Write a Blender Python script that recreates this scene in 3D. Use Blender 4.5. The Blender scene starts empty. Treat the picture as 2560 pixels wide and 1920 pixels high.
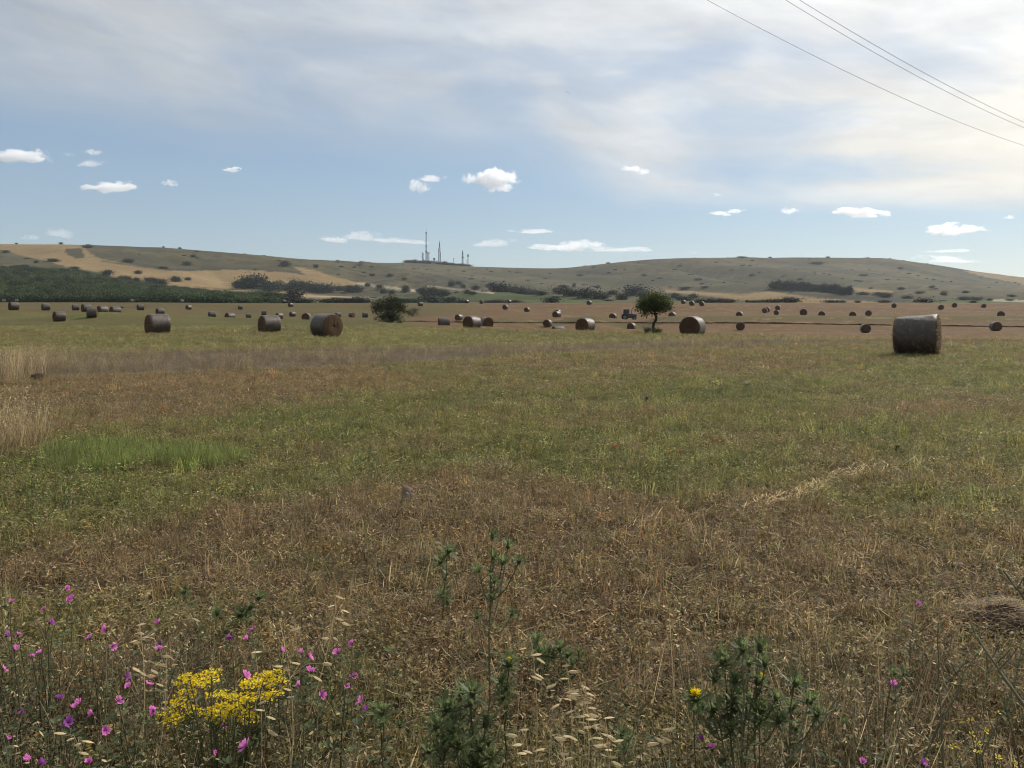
import bpy, math, random
import numpy as np
from mathutils import Vector, Matrix, Euler

random.seed(11)
RNG = np.random.default_rng(11)
PI = math.pi
R = math.radians
SC = bpy.context.scene
COL = SC.collection

# ------------------------------------------------------------------ camera
F = 2089.0          # focal length in pixels of the 2560 px wide photograph
HOR = 778.0         # row of the eye-level horizon
CAMH = 1.6
cam_data = bpy.data.cameras.new("camera")
cam = bpy.data.objects.new("camera", cam_data)
COL.objects.link(cam)
cam.location = (0, 0, CAMH)
cam.rotation_euler = (R(90), 0, 0)
cam_data.sensor_width = 36.0
cam_data.lens = 36.0 * F / 2560.0
cam_data.shift_y = -(960.0 - HOR) / 2560.0
cam_data.clip_start = 0.05
cam_data.clip_end = 80000.0
SC.camera = cam

# ------------------------------------------------------------------ sun, sky, exposure
SUN_AZ = R(52)      # clockwise from the viewing direction (+Y)
SUN_EL = R(40)
SUN_DIR = Vector((math.sin(SUN_AZ) * math.cos(SUN_EL), math.cos(SUN_AZ) * math.cos(SUN_EL), math.sin(SUN_EL)))
sun_data = bpy.data.lights.new("sun", 'SUN')
sun_data.energy = 4.7
sun_data.angle = R(0.6)
sun_data.color = (1.0, 0.94, 0.84)
sun = bpy.data.objects.new("sun", sun_data)
COL.objects.link(sun)
sun.rotation_euler = (-SUN_DIR).to_track_quat('-Z', 'Y').to_euler()
sun.location = (40, 60, 80)

SC.render.engine = 'CYCLES'
SC.view_settings.view_transform = 'Standard'
SC.view_settings.look = 'None'
SC.view_settings.exposure = 0.0
SC.view_settings.gamma = 1.0
SC.view_settings.use_curve_mapping = False
SC.cycles.use_denoising = True
SC.cycles.pixel_filter_type = 'BLACKMAN_HARRIS'
SC.cycles.filter_width = 1.05
SC.cycles.use_adaptive_sampling = True
SC.cycles.adaptive_threshold = 0.03
SC.cycles.max_bounces = 8
SC.cycles.diffuse_bounces = 2
SC.cycles.glossy_bounces = 2
SC.cycles.transmission_bounces = 3
SC.cycles.transparent_max_bounces = 5
SC.cycles.volume_bounces = 8
SC.cycles.caustics_reflective = False
SC.cycles.caustics_refractive = False
SC.cycles.sample_clamp_indirect = 6.0


class NT:
    """Small helper to write node trees as expressions."""
    def __init__(self, tree):
        self.t = tree
        self.n = tree.nodes
        self.l = tree.links

    def node(self, typ, **kw):
        nd = self.n.new(typ)
        for k, v in kw.items():
            setattr(nd, k, v)
        return nd

    def put(self, sock, v):
        if v is None:
            return
        if isinstance(v, bpy.types.NodeSocket):
            self.l.new(v, sock)
        else:
            sock.default_value = v

    def math(self, op, a, b=None, c=None, clamp=False):
        nd = self.node('ShaderNodeMath', operation=op, use_clamp=clamp)
        self.put(nd.inputs[0], a)
        self.put(nd.inputs[1], b)
        self.put(nd.inputs[2], c)
        return nd.outputs[0]

    def add(self, a, b): return self.math('ADD', a, b)
    def sub(self, a, b): return self.math('SUBTRACT', a, b)
    def mul(self, a, b): return self.math('MULTIPLY', a, b)
    def div(self, a, b): return self.math('DIVIDE', a, b)

    def smooth(self, v, lo, hi, o0=0.0, o1=1.0):
        nd = self.node('ShaderNodeMapRange', interpolation_type='SMOOTHSTEP')
        self.put(nd.inputs[0], v)
        nd.inputs[1].default_value = lo
        nd.inputs[2].default_value = hi
        nd.inputs[3].default_value = o0
        nd.inputs[4].default_value = o1
        return nd.outputs[0]

    def lin(self, v, lo, hi, o0=0.0, o1=1.0):
        nd = self.node('ShaderNodeMapRange')
        self.put(nd.inputs[0], v)
        nd.inputs[1].default_value = lo
        nd.inputs[2].default_value = hi
        nd.inputs[3].default_value = o0
        nd.inputs[4].default_value = o1
        return nd.outputs[0]

    def xyz(self, x, y, z=0.0):
        nd = self.node('ShaderNodeCombineXYZ')
        self.put(nd.inputs[0], x)
        self.put(nd.inputs[1], y)
        self.put(nd.inputs[2], z)
        return nd.outputs[0]

    def noise(self, vec, scale, detail=4.0, rough=0.55, dist=0.0):
        nd = self.node('ShaderNodeTexNoise')
        self.put(nd.inputs['Vector'], vec)
        nd.inputs['Scale'].default_value = scale
        nd.inputs['Detail'].default_value = detail
        nd.inputs['Roughness'].default_value = rough
        nd.inputs['Distortion'].default_value = dist
        return nd.outputs['Fac']

    def mix(self, f, a, b, blend='MIX'):
        nd = self.node('ShaderNodeMix', data_type='RGBA', blend_type=blend)
        self.put(nd.inputs[0], f)
        for s, v in ((nd.inputs[6], a), (nd.inputs[7], b)):
            if isinstance(v, (tuple, list)) and len(v) == 3:
                v = (*v, 1.0)
            self.put(s, v)
        return nd.outputs[2]

    def scale(self, col, f):
        nd = self.node('ShaderNodeVectorMath', operation='SCALE')
        self.put(nd.inputs[0], col)
        self.put(nd.inputs['Scale'], f)
        return nd.outputs[0]


world = bpy.data.worlds.new("World")
SC.world = world
world.use_nodes = True
wt = NT(world.node_tree)
wt.n.clear()
SKY_STRENGTH = 0.125
sky = wt.node('ShaderNodeTexSky', sky_type='NISHITA')
sky.sun_disc = False
sky.sun_elevation = SUN_EL
sky.sun_rotation = SUN_AZ
sky.altitude = 200.0
sky.air_density = 1.0
sky.dust_density = 0.6
sky.ozone_density = 1.6
tc = wt.node('ShaderNodeTexCoord')
sep = wt.node('ShaderNodeSeparateXYZ')
wt.l.new(tc.outputs['Generated'], sep.inputs[0])
dx, dy, dz = sep.outputs
zz = wt.math('MAXIMUM', dz, 0.03)
cx = wt.div(dx, zz)           # position on a flat cloud sheet one unit above the eye
cy = wt.div(dy, zz)
sheet = wt.xyz(cx, cy, 0.0)
warp = wt.noise(sheet, 0.42, 3.0, 0.5)
# soft billows: shear of the cloud sheet seen in the direction of view
dvec = wt.xyz(wt.add(dx, wt.mul(dz, 0.9)), wt.add(dy, 4.0), wt.mul(dz, 2.6))
warp2 = wt.noise(dvec, 3.6, 5.0, 0.55, 0.5)
# front edge of the high veil: it lies over the viewer and ends in the distance
lx = wt.math('MINIMUM', cx, 0.0)
rx = wt.math('MINIMUM', wt.math('MAXIMUM', cx, 0.0), 1.1)
fx = wt.math('MINIMUM', wt.math('MAXIMUM', wt.sub(cx, 1.1), 0.0), 8.0)
front = wt.add(wt.add(4.75, wt.mul(lx, 0.70)), wt.add(wt.mul(rx, 1.85), wt.mul(fx, 0.12)))
edge = wt.sub(front, cy)
edge = wt.add(edge, wt.mul(1.3, wt.sub(warp, 0.5)))
edge = wt.add(edge, wt.mul(2.0, wt.sub(warp2, 0.5)))
veil = wt.smooth(edge, -2.0, 1.1)
thick = wt.smooth(warp2, 0.32, 0.62, 0.52, 1.0)
cover = wt.mul(veil, thick)
# thinner places where the blue looks through
fine0 = wt.noise(wt.xyz(wt.add(dx, wt.mul(dz, 1.2)), wt.add(dy, 2.0), wt.mul(dz, 3.0)), 9.0, 4.0, 0.5, 0.3)
def hole(px, row, rx, ry, amt):
    global cover
    u = (px - 1280) / F
    v = (HOR - row) / F
    qx, qy = u / v, 1 / v
    ddx = wt.div(wt.sub(cx, qx), rx)
    ddy = wt.div(wt.sub(cy, qy), ry)
    wob = wt.mul(wt.add(wt.sub(warp2, 0.5), wt.mul(1.3, wt.sub(fine0, 0.5))), 2.6)
    rr = wt.add(wt.add(wt.mul(ddx, ddx), wt.mul(ddy, ddy)), wob)
    cover = wt.mul(cover, wt.smooth(rr, -0.3, 1.9, 1.0 - amt, 1.0))
hole(1250, 238, 0.20, 0.30, 0.4)
hole(1480, 228, 0.20, 0.24, 0.4)
hole(1715, 150, 0.24, 0.24, 0.4)
hole(2060, 430, 1.0, 0.65, 0.7)
hole(1900, 300, 0.60, 0.35, 0.35)
sdot = wt.node('ShaderNodeVectorMath', operation='DOT_PRODUCT')
wt.l.new(tc.outputs['Generated'], sdot.inputs[0])
sdot.inputs[1].default_value = SUN_DIR
toward = wt.math('POWER', wt.math('MAXIMUM', sdot.outputs['Value'], 0.0), 3.0)
fine = wt.noise(wt.xyz(wt.add(dx, wt.mul(dz, 1.6)), wt.add(dy, 9.0), wt.mul(dz, 3.4)), 7.5, 5.0, 0.55, 0.4)
lum = wt.add(4.5, wt.mul(toward, 5.2))
lum = wt.mul(lum, wt.lin(fine, 0.3, 0.7, 0.88, 1.10))
ccol = wt.mix(wt.smooth(toward, 0.15, 0.75), (0.95, 1.0, 1.055), (1.02, 1.01, 0.985))
# thin cloud low towards the sun is yellower
low = wt.mul(wt.smooth(toward, 0.25, 0.6), wt.sub(1.0, wt.smooth(dz, 0.17, 0.30)))
ccol = wt.mix(wt.mul(low, 0.8), ccol, (1.10, 1.04, 0.91))
ccol = wt.scale(ccol, lum)
skyc = wt.mix(0.55, sky.outputs[0], (2.4, 3.2, 4.15))   # thin even high haze
final = wt.mix(cover, skyc, ccol)
bg = wt.node('ShaderNodeBackground')
wt.l.new(final, bg.inputs[0])
bg.inputs[1].default_value = SKY_STRENGTH
wo = wt.node('ShaderNodeOutputWorld')
wt.l.new(bg.outputs[0], wo.inputs[0])


# ------------------------------------------------------------------ helpers
def tag(o, label=None, cat=None, group=None, kind=None):
    if label: o['label'] = label
    if cat: o['category'] = cat
    if group: o['group'] = group
    if kind: o['kind'] = kind
    return o


def obj(name, me, mats=None, parent=None, loc=None, rot=None, scl=None):
    o = bpy.data.objects.new(name, me)
    COL.objects.link(o)
    if mats is not None and me is not None:
        if not isinstance(mats, (list, tuple)):
            mats = [mats]
        if len(me.materials) == 0:
            for m in mats:
                me.materials.append(m)
    if parent is not None: o.parent = parent
    if loc is not None: o.location = loc
    if rot is not None: o.rotation_euler = rot
    if scl is not None: o.scale = scl if isinstance(scl, (tuple, list)) else (scl,) * 3
    return o


def empty(name, loc=(0, 0, 0), rz=0.0):
    o = bpy.data.objects.new(name, None)
    COL.objects.link(o)
    o.location = loc
    o.rotation_euler = (0, 0, rz)
    o.empty_display_size = 0.1
    return o


class MB:
    """Collects verts and faces of one mesh; optional per-vertex colour 'blade'."""
    def __init__(self):
        self.v, self.f, self.c, self.m = [], [], [], []

    def face_block(self, verts, faces, col=(1, 0, 0), mat=0):
        b = len(self.v)
        self.v.extend([tuple(p) for p in verts])
        self.f.extend([tuple(b + i for i in fc) for fc in faces])
        self.c.extend([col] * len(verts))
        self.m.extend([mat] * len(faces))

    def tube(self, pts, rad, n=6, col=(1, 0, 0), mat=0, cap=True):
        pts = [Vector(p) for p in pts]
        vs, fs = [], []
        up = None
        for i, p in enumerate(pts):
            d = (pts[min(i + 1, len(pts) - 1)] - pts[max(i - 1, 0)])
            if d.length < 1e-9: d = Vector((0, 0, 1))
            d.normalize()
            if up is None:
                up = Vector((1, 0, 0)) if abs(d.x) < 0.9 else Vector((0, 1, 0))
            a = d.cross(up)
            if a.length < 1e-6: a = d.orthogonal()
            a.normalize()
            b = d.cross(a)
            up = b.cross(d) * -1 if False else up
            r = rad[i] if isinstance(rad, (list, tuple)) else rad
            for k in range(n):
                t = 2 * PI * k / n
                vs.append(p + a * (math.cos(t) * r) + b * (math.sin(t) * r))
        for i in range(len(pts) - 1):
            for k in range(n):
                k2 = (k + 1) % n
                fs.append((i * n + k, i * n + k2, (i + 1) * n + k2, (i + 1) * n + k))
        if cap:
            fs.append(tuple(range(n))[::-1])
            fs.append(tuple((len(pts) - 1) * n + k for k in range(n)))
        self.face_block(vs, fs, col, mat)

    def box(self, c, s, col=(1, 0, 0), mat=0, rot=None):
        x, y, z = s[0] / 2, s[1] / 2, s[2] / 2
        vs = [Vector((a * x, b * y, d * z)) for d in (-1, 1) for b in (-1, 1) for a in (-1, 1)]
        if rot is not None:
            M = Euler(rot).to_matrix()
            vs = [M @ p for p in vs]
        vs = [p + Vector(c) for p in vs]
        self.face_block(vs, [(0, 2, 3, 1), (4, 5, 7, 6), (0, 1, 5, 4), (2, 6, 7, 3), (0, 4, 6, 2), (1, 3, 7, 5)], col, mat)

    def prism(self, poly, y0, y1, mat=0, col=(1, 0, 0)):
        """polygon in XZ extruded along Y"""
        n = len(poly)
        vs = [(p[0], y0, p[1]) for p in poly] + [(p[0], y1, p[1]) for p in poly]
        fs = [tuple(range(n)), tuple(range(2 * n - 1, n - 1, -1))]
        for i in range(n):
            j = (i + 1) % n
            fs.append((i, n + i, n + j, j))
        self.face_block(vs, fs, col, mat)

    def blade(self, base, tip, w, bend=0.0, side=None, col=(1, 0, 0), mat=0, seg=2):
        """thin flat leaf from base to tip, tapering"""
        base, tip = Vector(base), Vector(tip)
        d = tip - base
        if side is None:
            a = random.uniform(0, 2 * PI)
            side = Vector((math.cos(a), math.sin(a), 0))
        sd = d.cross(side)
        if sd.length < 1e-9: sd = d.orthogonal()
        sd = sd.normalized()
        nrm = sd.cross(d).normalized()
        vs, fs = [], []
        for i in range(seg):
            t = i / seg
            ww = w * (0.75 + 0.5 * t if t < 0.5 else 1.0 * (1 - t) * 2)
            p = base + d * t + nrm * (bend * math.sin(PI * t))
            vs += [p - sd * ww / 2, p + sd * ww / 2]
        vs.append(tip)
        for i in range(seg - 1):
            fs.append((2 * i, 2 * i + 1, 2 * i + 3, 2 * i + 2))
        fs.append((2 * seg - 2, 2 * seg - 1, 2 * seg))
        self.face_block(vs, fs, col, mat)

    def leaf(self, base, d, nrm, ln, w, col=(1, 0, 0), mat=0, cup=0.0):
        """broad leaf: 6-gon folded along its midrib"""
        base, d, nrm = Vector(base), Vector(d).normalized(), Vector(nrm)
        s = d.cross(nrm)
        if s.length < 1e-6: s = d.orthogonal()
        s.normalize()
        nn = s.cross(d).normalized()
        vs = [base, base + d * ln * .35 - s * w * .5 + nn * cup * w, base + d * ln * .75 - s * w * .38 + nn * cup * w * .6,
              base + d * ln, base + d * ln * .75 + s * w * .38 + nn * cup * w * .6, base + d * ln * .35 + s * w * .5 + nn * cup * w]
        self.face_block(vs, [(0, 1, 2, 3), (0, 3, 4, 5)], col, mat)

    def mesh(self, name, smooth=False):
        me = bpy.data.meshes.new(name)
        me.from_pydata(self.v, [], self.f)
        if any(self.m):
            me.polygons.foreach_set('material_index', self.m)
        at = me.color_attributes.new('blade', 'FLOAT_COLOR', 'POINT')
        arr = np.ones((len(self.v), 4), dtype=np.float32)
        arr[:, :3] = np.array(self.c, dtype=np.float32)
        at.data.foreach_set('color', arr.ravel())
        if smooth:
            me.polygons.foreach_set('use_smooth', [True] * len(me.polygons))
        me.update()
        return me

    def build(self, name, mats, parent=None, smooth=False, **kw):
        return obj(name, self.mesh(name, smooth), mats, parent, **kw)


def mesh_np(name, v, quads, smooth=True):
    me = bpy.data.meshes.new(name)
    v = np.asarray(v, dtype=np.float32)
    quads = np.asarray(quads, dtype=np.int32)
    k = quads.shape[1]
    me.vertices.add(len(v))
    me.vertices.foreach_set('co', v.ravel())
    me.loops.add(quads.size)
    me.loops.foreach_set('vertex_index', quads.ravel())
    me.polygons.add(len(quads))
    me.polygons.foreach_set('loop_start', np.arange(0, quads.size, k, dtype=np.int32))
    me.polygons.foreach_set('loop_total', np.full(len(quads), k, dtype=np.int32))
    if smooth:
        me.polygons.foreach_set('use_smooth', np.ones(len(quads), dtype=bool))
    me.update(calc_edges=True)
    me.validate()
    return me


def copy_tree(o, parent=None):
    c = o.copy()
    COL.objects.link(c)
    c.parent = parent
    for ch in list(o.children):
        copy_tree(ch, c)
    return c


_TAB = np.random.default_rng(5).random((8, 256, 256))


def vnoise(x, y, s=0):
    x = np.asarray(x, float); y = np.asarray(y, float)
    xi = np.floor(x).astype(int); yi = np.floor(y).astype(int)
    fx = x - xi; fy = y - yi
    fx = fx * fx * (3 - 2 * fx); fy = fy * fy * (3 - 2 * fy)
    T = _TAB[s % 8]
    a = T[xi & 255, yi & 255]; b = T[(xi + 1) & 255, yi & 255]
    c = T[xi & 255, (yi + 1) & 255]; d = T[(xi + 1) & 255, (yi + 1) & 255]
    return (a * (1 - fx) + b * fx) * (1 - fy) + (c * (1 - fx) + d * fx) * fy


def fbm(x, y, oct=4, s=0, rough=0.5):
    t = 0.0; a = 1.0; n = 0.0
    for i in range(oct):
        t = t + a * vnoise(x * 2 ** i + 17.3 * i, y * 2 ** i + 9.1 * i, s + i)
        n += a; a *= rough
    return t / n


def sstep(a, b, x):
    t = np.clip((x - a) / (b - a), 0, 1)
    return t * t * (3 - 2 * t)


def px_u(px): return (px - 1280.0) / F


def at_px(px, row, d):
    """world point seen at pixel (px,row) of the 2560 x 1920 photo, d metres ahead"""
    return Vector((px_u(px) * d, d, CAMH + (HOR - row) / F * d))

# ------------------------------------------------------------------ terrain
# bales: (px, top row, bottom row, yaw in degrees, hidden) ; hidden: the foot is behind a rise, 4th value d given
BALES = [
    # px, top, bottom, width, yaw, hidden
    (34, 754, 774.7, 26, 50, 0), (114.4, 758.5, 776, 23, 45, 0), (189, 761, 776.5, 20, 40, 0),
    (215.5, 759.5, 779.5, 23, 48, 0), (230, 769.5, 793.5, 32, 20, 0), (256, 764, 785.7, 27, 55, 0),
    (288, 771, 780.5, 20, 50, 1), (305, 766, 776.5, 13, 10, 0), (148, 778, 803.5, 36, 48, 0),
    (351, 778.5, 784.5, 14, 40, 1), (400, 771.5, 789, 21, 45, 0), (394, 784.5, 836, 76, 42, 0),
    (471.5, 762.5, 774, 14, 60, 0), (600.6, 763, 773.5, 14, 30, 0), (530, 785, 792, 15, 35, 1),
    (574.6, 785, 793.7, 18, 50, 1), (621, 784, 796.4, 16, 25, 0), (660, 776, 788.5, 14, 15, 0),
    (698, 782, 797, 22, 52, 0), (673.5, 788, 834.5, 68, 38, 0), (731, 779, 791.5, 15, 48, 0),
    (766, 792, 800, 18, 88, 1), (816.5, 784, 843.5, 83, -40, 0), (845, 781, 793.5, 18, 35, 0),
    (879.5, 781, 793.3, 16, -30, 0), (913, 780, 793.5, 15, 20, 0), (726.6, 757, 767, 12, 50, 0),
    (1051, 755, 765.5, 13, 35, 0), (1167, 753, 758.5, 9, 50, 1), (1203.5, 750, 759, 8, 80, 0),
    (1273, 750, 758.5, 10, 55, 0), (1263.4, 761.5, 774, 14, 68, 0), (1317.6, 768, 780, 14, 64, 0),
    (1147, 785.5, 801, 20, 58, 0), (1109.6, 799, 815.5, 26, 12, 1), (1180, 792, 827, 51, 50, 0),
    (1216.6, 792.5, 819.5, 28, -62, 0), (1395, 774, 787, 14, 60, 0), (1391.7, 782, 791.5, 17, 52, 1),
    (1369, 798.5, 817.5, 23, 66, 0), (1395, 806.5, 824, 32, 18, 1), (1463.4, 794.5, 832, 56, 52, 0),
    (1473, 749, 759.5, 12, 60, 0), (1579, 807, 826, 26, 62, 0), (1532.6, 776.5, 788.5, 22, 66, 1),
    (1681, 783.5, 788, 15, 60, 1), (1708.6, 750, 760, 12, 55, 0), (1730, 752.5, 764, 13, 60, 0),
    (1754.8, 753.5, 765, 13, 62, 0), (1731.5, 792, 844, 73, 58, 0), (1851, 804.5, 825.5, 25, 76, 0),
    (1849, 783.5, 787.5, 14, 60, 1), (1868, 753, 758.5, 11, 70, 1), (1912, 769.5, 782, 15, 66, 0),
    (1919, 767.5, 779.5, 12, 60, 0), (1944.6, 763, 775, 13, 64, 0), (1941, 775, 787.5, 15, 66, 0),
    (2008.7, 771.5, 789, 22, 70, 0), (2053.8, 781.5, 789, 14, 72, 1), (2235, 758, 769.5, 14, 68, 0),
    (2352, 761.5, 774, 13, 74, 0), (2386, 757, 768.5, 12, 70, 0), (2459, 759, 769.5, 12, 78, 0),
    (2171, 775, 790, 19, 68, 0), (2132, 783.5, 790, 15, 66, 1), (2502.6, 782, 791.5, 18, 60, 1),
    (2163, 809.5, 832, 28, 80, 0), (2489, 804, 827, 27, 82, 0), (2292, 783, 889, 126, -32, 0),
    (9, 747.5, 755, 9, 40, 1), (41, 748.5, 755, 8, 40, 1), (330, 753, 757, 9, 40, 1),
    (454, 753, 757, 9, 45, 1), (710, 754, 758, 8, 40, 1),
]
BALE_D = 1.5


def bale_depth(b):
    px, t, bt, w, yaw, hid = b
    h = bt - t
    if hid:
        if bt < 760: return 342.0
        dd = 2850.0 / w
        if px > 1300 and bt < 795: return float(np.clip(dd, 186, 222))
        return float(np.clip(dd, 110, 230))
    d = BALE_D * F / h
    if px > 1300 and 784 < bt < 792: d = max(d, 190.0)
    return min(d, 322.0)


DBREAK = ([700, 1000, 1100, 1300, 1640, 1800, 2000, 2560, 3400], [120, 95, 81, 70, 62, 56, 51, 45, 40])


def near_profile(px):
    """(d, z) control points between 0 and 330 m for one column"""
    left = [(0, 0), (60, 0), (100, 0), (125, .1), (140, .7), (155, 1.3), (178, 1.75), (220, 2.2), (272, 2.6), (310, 4.0), (330, 5.2)]
    midl = [(0, 0), (60, 0), (100, 0), (150, -.2), (200, -.3), (250, -.3), (275, .8), (300, 2.4), (330, 4.9)]
    mid = [(0, 0), (78, 0), (100, -.75), (120, -.85), (170, -.9), (200, -.6), (225, .2), (250, 1.4), (275, 2.3), (300, 3.2), (330, 4.8)]
    db = float(np.interp(px, *DBREAK))
    right = [(0, 0), (db, 0), (db + 12, -.42), (112, -1.95), (140, -1.75), (150, -1.45), (160, -.7), (172, .74), (180, .45), (190, 0), (215, .1),
             (235, .9), (250, 1.3), (265, 2.3), (300, 4.0), (330, 5.0)]
    g = np.arange(0, 331, 2.0)
    def ev(p): return np.interp(g, [a for a, _ in p], [b for _, b in p])
    L, M, C_, Rr = ev(left), ev(midl), ev(mid), ev(right)
    ks = [300, 600, 900, 1120, 1330]
    prof = [L, M, M, C_, Rr]
    if px <= ks[0]: return g, L
    if px >= ks[-1]: return g, Rr
    for i in range(len(ks) - 1):
        if ks[i] <= px <= ks[i + 1]:
            t = (px - ks[i]) / (ks[i + 1] - ks[i])
            t = t * t * (3 - 2 * t)
            return g, prof[i] * (1 - t) + prof[i + 1] * t


HILL = [
    (345, [(-900, 757.5), (3400, 759)]),
    (400, [(-900, 743), (0, 745), (300, 748), (600, 751), (900, 752), (1300, 752), (1800, 755), (2560, 757), (3400, 757)]),
    (600, [(-900, 680), (0, 695), (300, 712), (600, 735), (900, 742), (1200, 742), (1600, 744), (2000, 748), (2560, 750), (3400, 752)]),
    (1000, [(-900, 630), (0, 645), (300, 662), (600, 695), (900, 716), (1200, 722), (1600, 728), (2000, 730), (2560, 737), (3400, 742)]),
    (1300, [(-900, 596), (-300, 606), (0, 609), (194, 611.5), (408, 617), (661, 639), (778, 649), (860, 661), (1000, 684), (1200, 699), (1600, 699),
            (2000, 699), (2300, 708), (2560, 722), (3400, 738)]),
    (1500, [(-900, 606), (0, 618), (408, 626), (661, 645), (778, 653), (860, 660.5), (1000, 671), (1200, 684), (1400, 688), (1600, 676), (1850, 670),
            (2220, 671), (2311, 680), (2453, 698), (2560, 706), (3400, 732)]),
    (1750, [(-900, 640), (400, 640), (661, 650), (800, 654), (963, 658.5), (1016, 656.5), (1186, 665.5), (1370, 670.5), (1430, 669), (1532, 655.5), (1654, 649.5),
            (1855, 643.5), (2006, 643), (2221, 643.5), (2311, 659), (2453, 681), (2560, 692.5), (2900, 715), (3400, 725)]),
    (2100, [(-900, 690), (3400, 700)]),
    (2800, [(-900, 740), (3400, 740)]),
    (4200, [(-900, 770), (3400, 770)]),
]
GC = np.arange(-900, 3401, 20.0)                        # columns of the control grid
GD = np.concatenate([np.arange(0, 330, 2.0), 330 * np.exp(np.arange(0, 1.0001, 1 / 220.0) * math.log(4200 / 330.0))])
GZ = np.zeros((len(GC), len(GD)))


def pchip(x, y, q):
    h = np.diff(x); dl = np.diff(y) / h
    m = np.zeros_like(y)
    for i in range(1, len(x) - 1):
        if dl[i - 1] * dl[i] > 0:
            w1 = 2 * h[i] + h[i - 1]; w2 = h[i] + 2 * h[i - 1]
            m[i] = (w1 + w2) / (w1 / dl[i - 1] + w2 / dl[i])
    m[0] = dl[0]; m[-1] = dl[-1]
    k = np.clip(np.searchsorted(x, q) - 1, 0, len(x) - 2)
    t = (q - x[k]) / h[k]
    return ((2 * t ** 3 - 3 * t ** 2 + 1) * y[k] + (t ** 3 - 2 * t ** 2 + t) * h[k] * m[k]
            + (-2 * t ** 3 + 3 * t ** 2) * y[k + 1] + (t ** 3 - t ** 2) * h[k] * m[k + 1])


for _i, _c in enumerate(GC):
    g, z = near_profile(_c)
    z = np.convolve(np.pad(z, 2, mode='edge'), np.array([1, 2, 3, 2, 1]) / 9.0, mode='valid')
    hx = [330.0]; hz = [z[-1]]
    for d, pts in HILL:
        row = float(np.interp(_c, [p[0] for p in pts], [p[1] for p in pts]))
        hx.append(float(d)); hz.append(CAMH + (HOR - row) / F * d)
    zz_ = np.interp(GD, g, z)
    far = GD >= 330
    zz_[far] = pchip(np.array(hx), np.array(hz), GD[far])
    GZ[_i] = zz_
# smooth columns a little
GZ[1:-1] = (GZ[:-2] + 2 * GZ[1:-1] + GZ[2:]) / 4.0


def _grid_z(px, d, G):
    px = np.clip(px, GC[0], GC[-1] - 1e-3); d = np.clip(d, GD[0], GD[-1] - 1e-3)
    i = np.clip(((px - GC[0]) / 20.0).astype(int), 0, len(GC) - 2)
    j = np.clip(np.searchsorted(GD, d, side='right') - 1, 0, len(GD) - 2)
    tx = (px - GC[i]) / 20.0
    td = (d - GD[j]) / (GD[j + 1] - GD[j])
    return (G[i, j] * (1 - tx) + G[i + 1, j] * tx) * (1 - td) + (G[i, j + 1] * (1 - tx) + G[i + 1, j + 1] * tx) * td


# pull the field to the feet of the bales that show their feet
CC, DD = np.meshgrid(GC, GD, indexing='ij')
num = np.zeros_like(GZ); den = np.full_like(GZ, 0.25)
for b in BALES:
    if b[5] or b[2] < 760: continue
    d = bale_depth(b)
    if d > 318: continue
    zt = CAMH + (HOR - b[2]) / F * d
    z0 = float(_grid_z(np.array([b[0]]), np.array([d]), GZ)[0])
    w = np.exp(-((CC - b[0]) / 45.0) ** 2 - ((np.log(np.maximum(DD, 1)) - math.log(d)) / 0.05) ** 2)
    num += w * np.clip(zt - z0, -2.0, 2.0); den += w
GZ = GZ + num / den
BUMPS = []
for b in BALES:
    if b[5] and b[2] > 776 and (b[0] < 1330 or b[2] > 795):
        d = bale_depth(b)
        db_ = d - 13.0
        zc = CAMH + (HOR - b[2]) / F * db_
        z0 = float(_grid_z(np.array([b[0]]), np.array([db_]), GZ)[0])
        if zc > z0: BUMPS.append((px_u(b[0]) * db_, db_, min(zc - z0, 1.2), 9.0, 6.0))

BUMPS.append((px_u(1570.5) * 186.0, 186.0, -.62, 9.0, 8.0))   # hollow where the tractor works


def terrain(x, y, micro=True):
    x = np.asarray(x, float); y = np.asarray(y, float)
    yy = np.maximum(y, 2.0)
    px = 1280 + F * x / yy
    z = _grid_z(px, np.maximum(y, 0.0), GZ)
    z = np.where(y < 38, z * sstep(20, 38, y), z)
    for bx, by, h, sx, sy in BUMPS:
        z = z + h * np.exp(-((x - bx) / sx) ** 2 - ((y - by) / sy) ** 2)
    # gentle swell of the fields
    far = sstep(330, 600, y)
    z = z + (1 - far) * sstep(10, 30, y) * 0.10 * (fbm(x / 14.0, y / 14.0, 3, 2) - 0.5)
    # gullies and spurs of the hills
    crest = np.exp(-((y - 1310) / 110.0) ** 2) * (px < 900) + np.exp(-((y - 1750) / 130.0) ** 2)
    amp = far * (1 - 0.85 * np.clip(crest, 0, 1)) * sstep(2600, 2000, y)
    a = R(28)
    s1 = (x * math.cos(a) + y * math.sin(a)); s2 = (-x * math.sin(a) + y * math.cos(a))
    wob = 90 * (fbm(x / 420.0, y / 420.0, 3, 4) - 0.5)
    spur = np.abs(2 * vnoise((s1 + wob) / 150.0, s2 / 620.0, 1) - 1)
    spur2 = np.abs(2 * vnoise((s1 - wob) / 62.0, s2 / 260.0, 3) - 1)
    rside = sstep(700, 1500, px)
    z = z + amp * (-(0.35 + 0.65 * rside) * 21.0 * (0.5 - spur) - 6.0 * (0.5 - spur2) + 10 * (fbm(x / 260.0, y / 260.0, 4, 6) - 0.5))
    if micro:
        nf = sstep(45, 12, y)
        z = z + nf * (0.05 * (fbm(x / 1.1, y / 1.1, 4, 1) - 0.5) + 0.02 * (fbm(x / .22, y / .22, 3, 3) - 0.5))
    return z


def tz(x, y):
    return float(terrain(np.array([x]), np.array([y]))[0])


def row_of(px, d):
    z = terrain(px_u(px) * d, d)
    return HOR - F * (z - CAMH) / d


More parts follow.
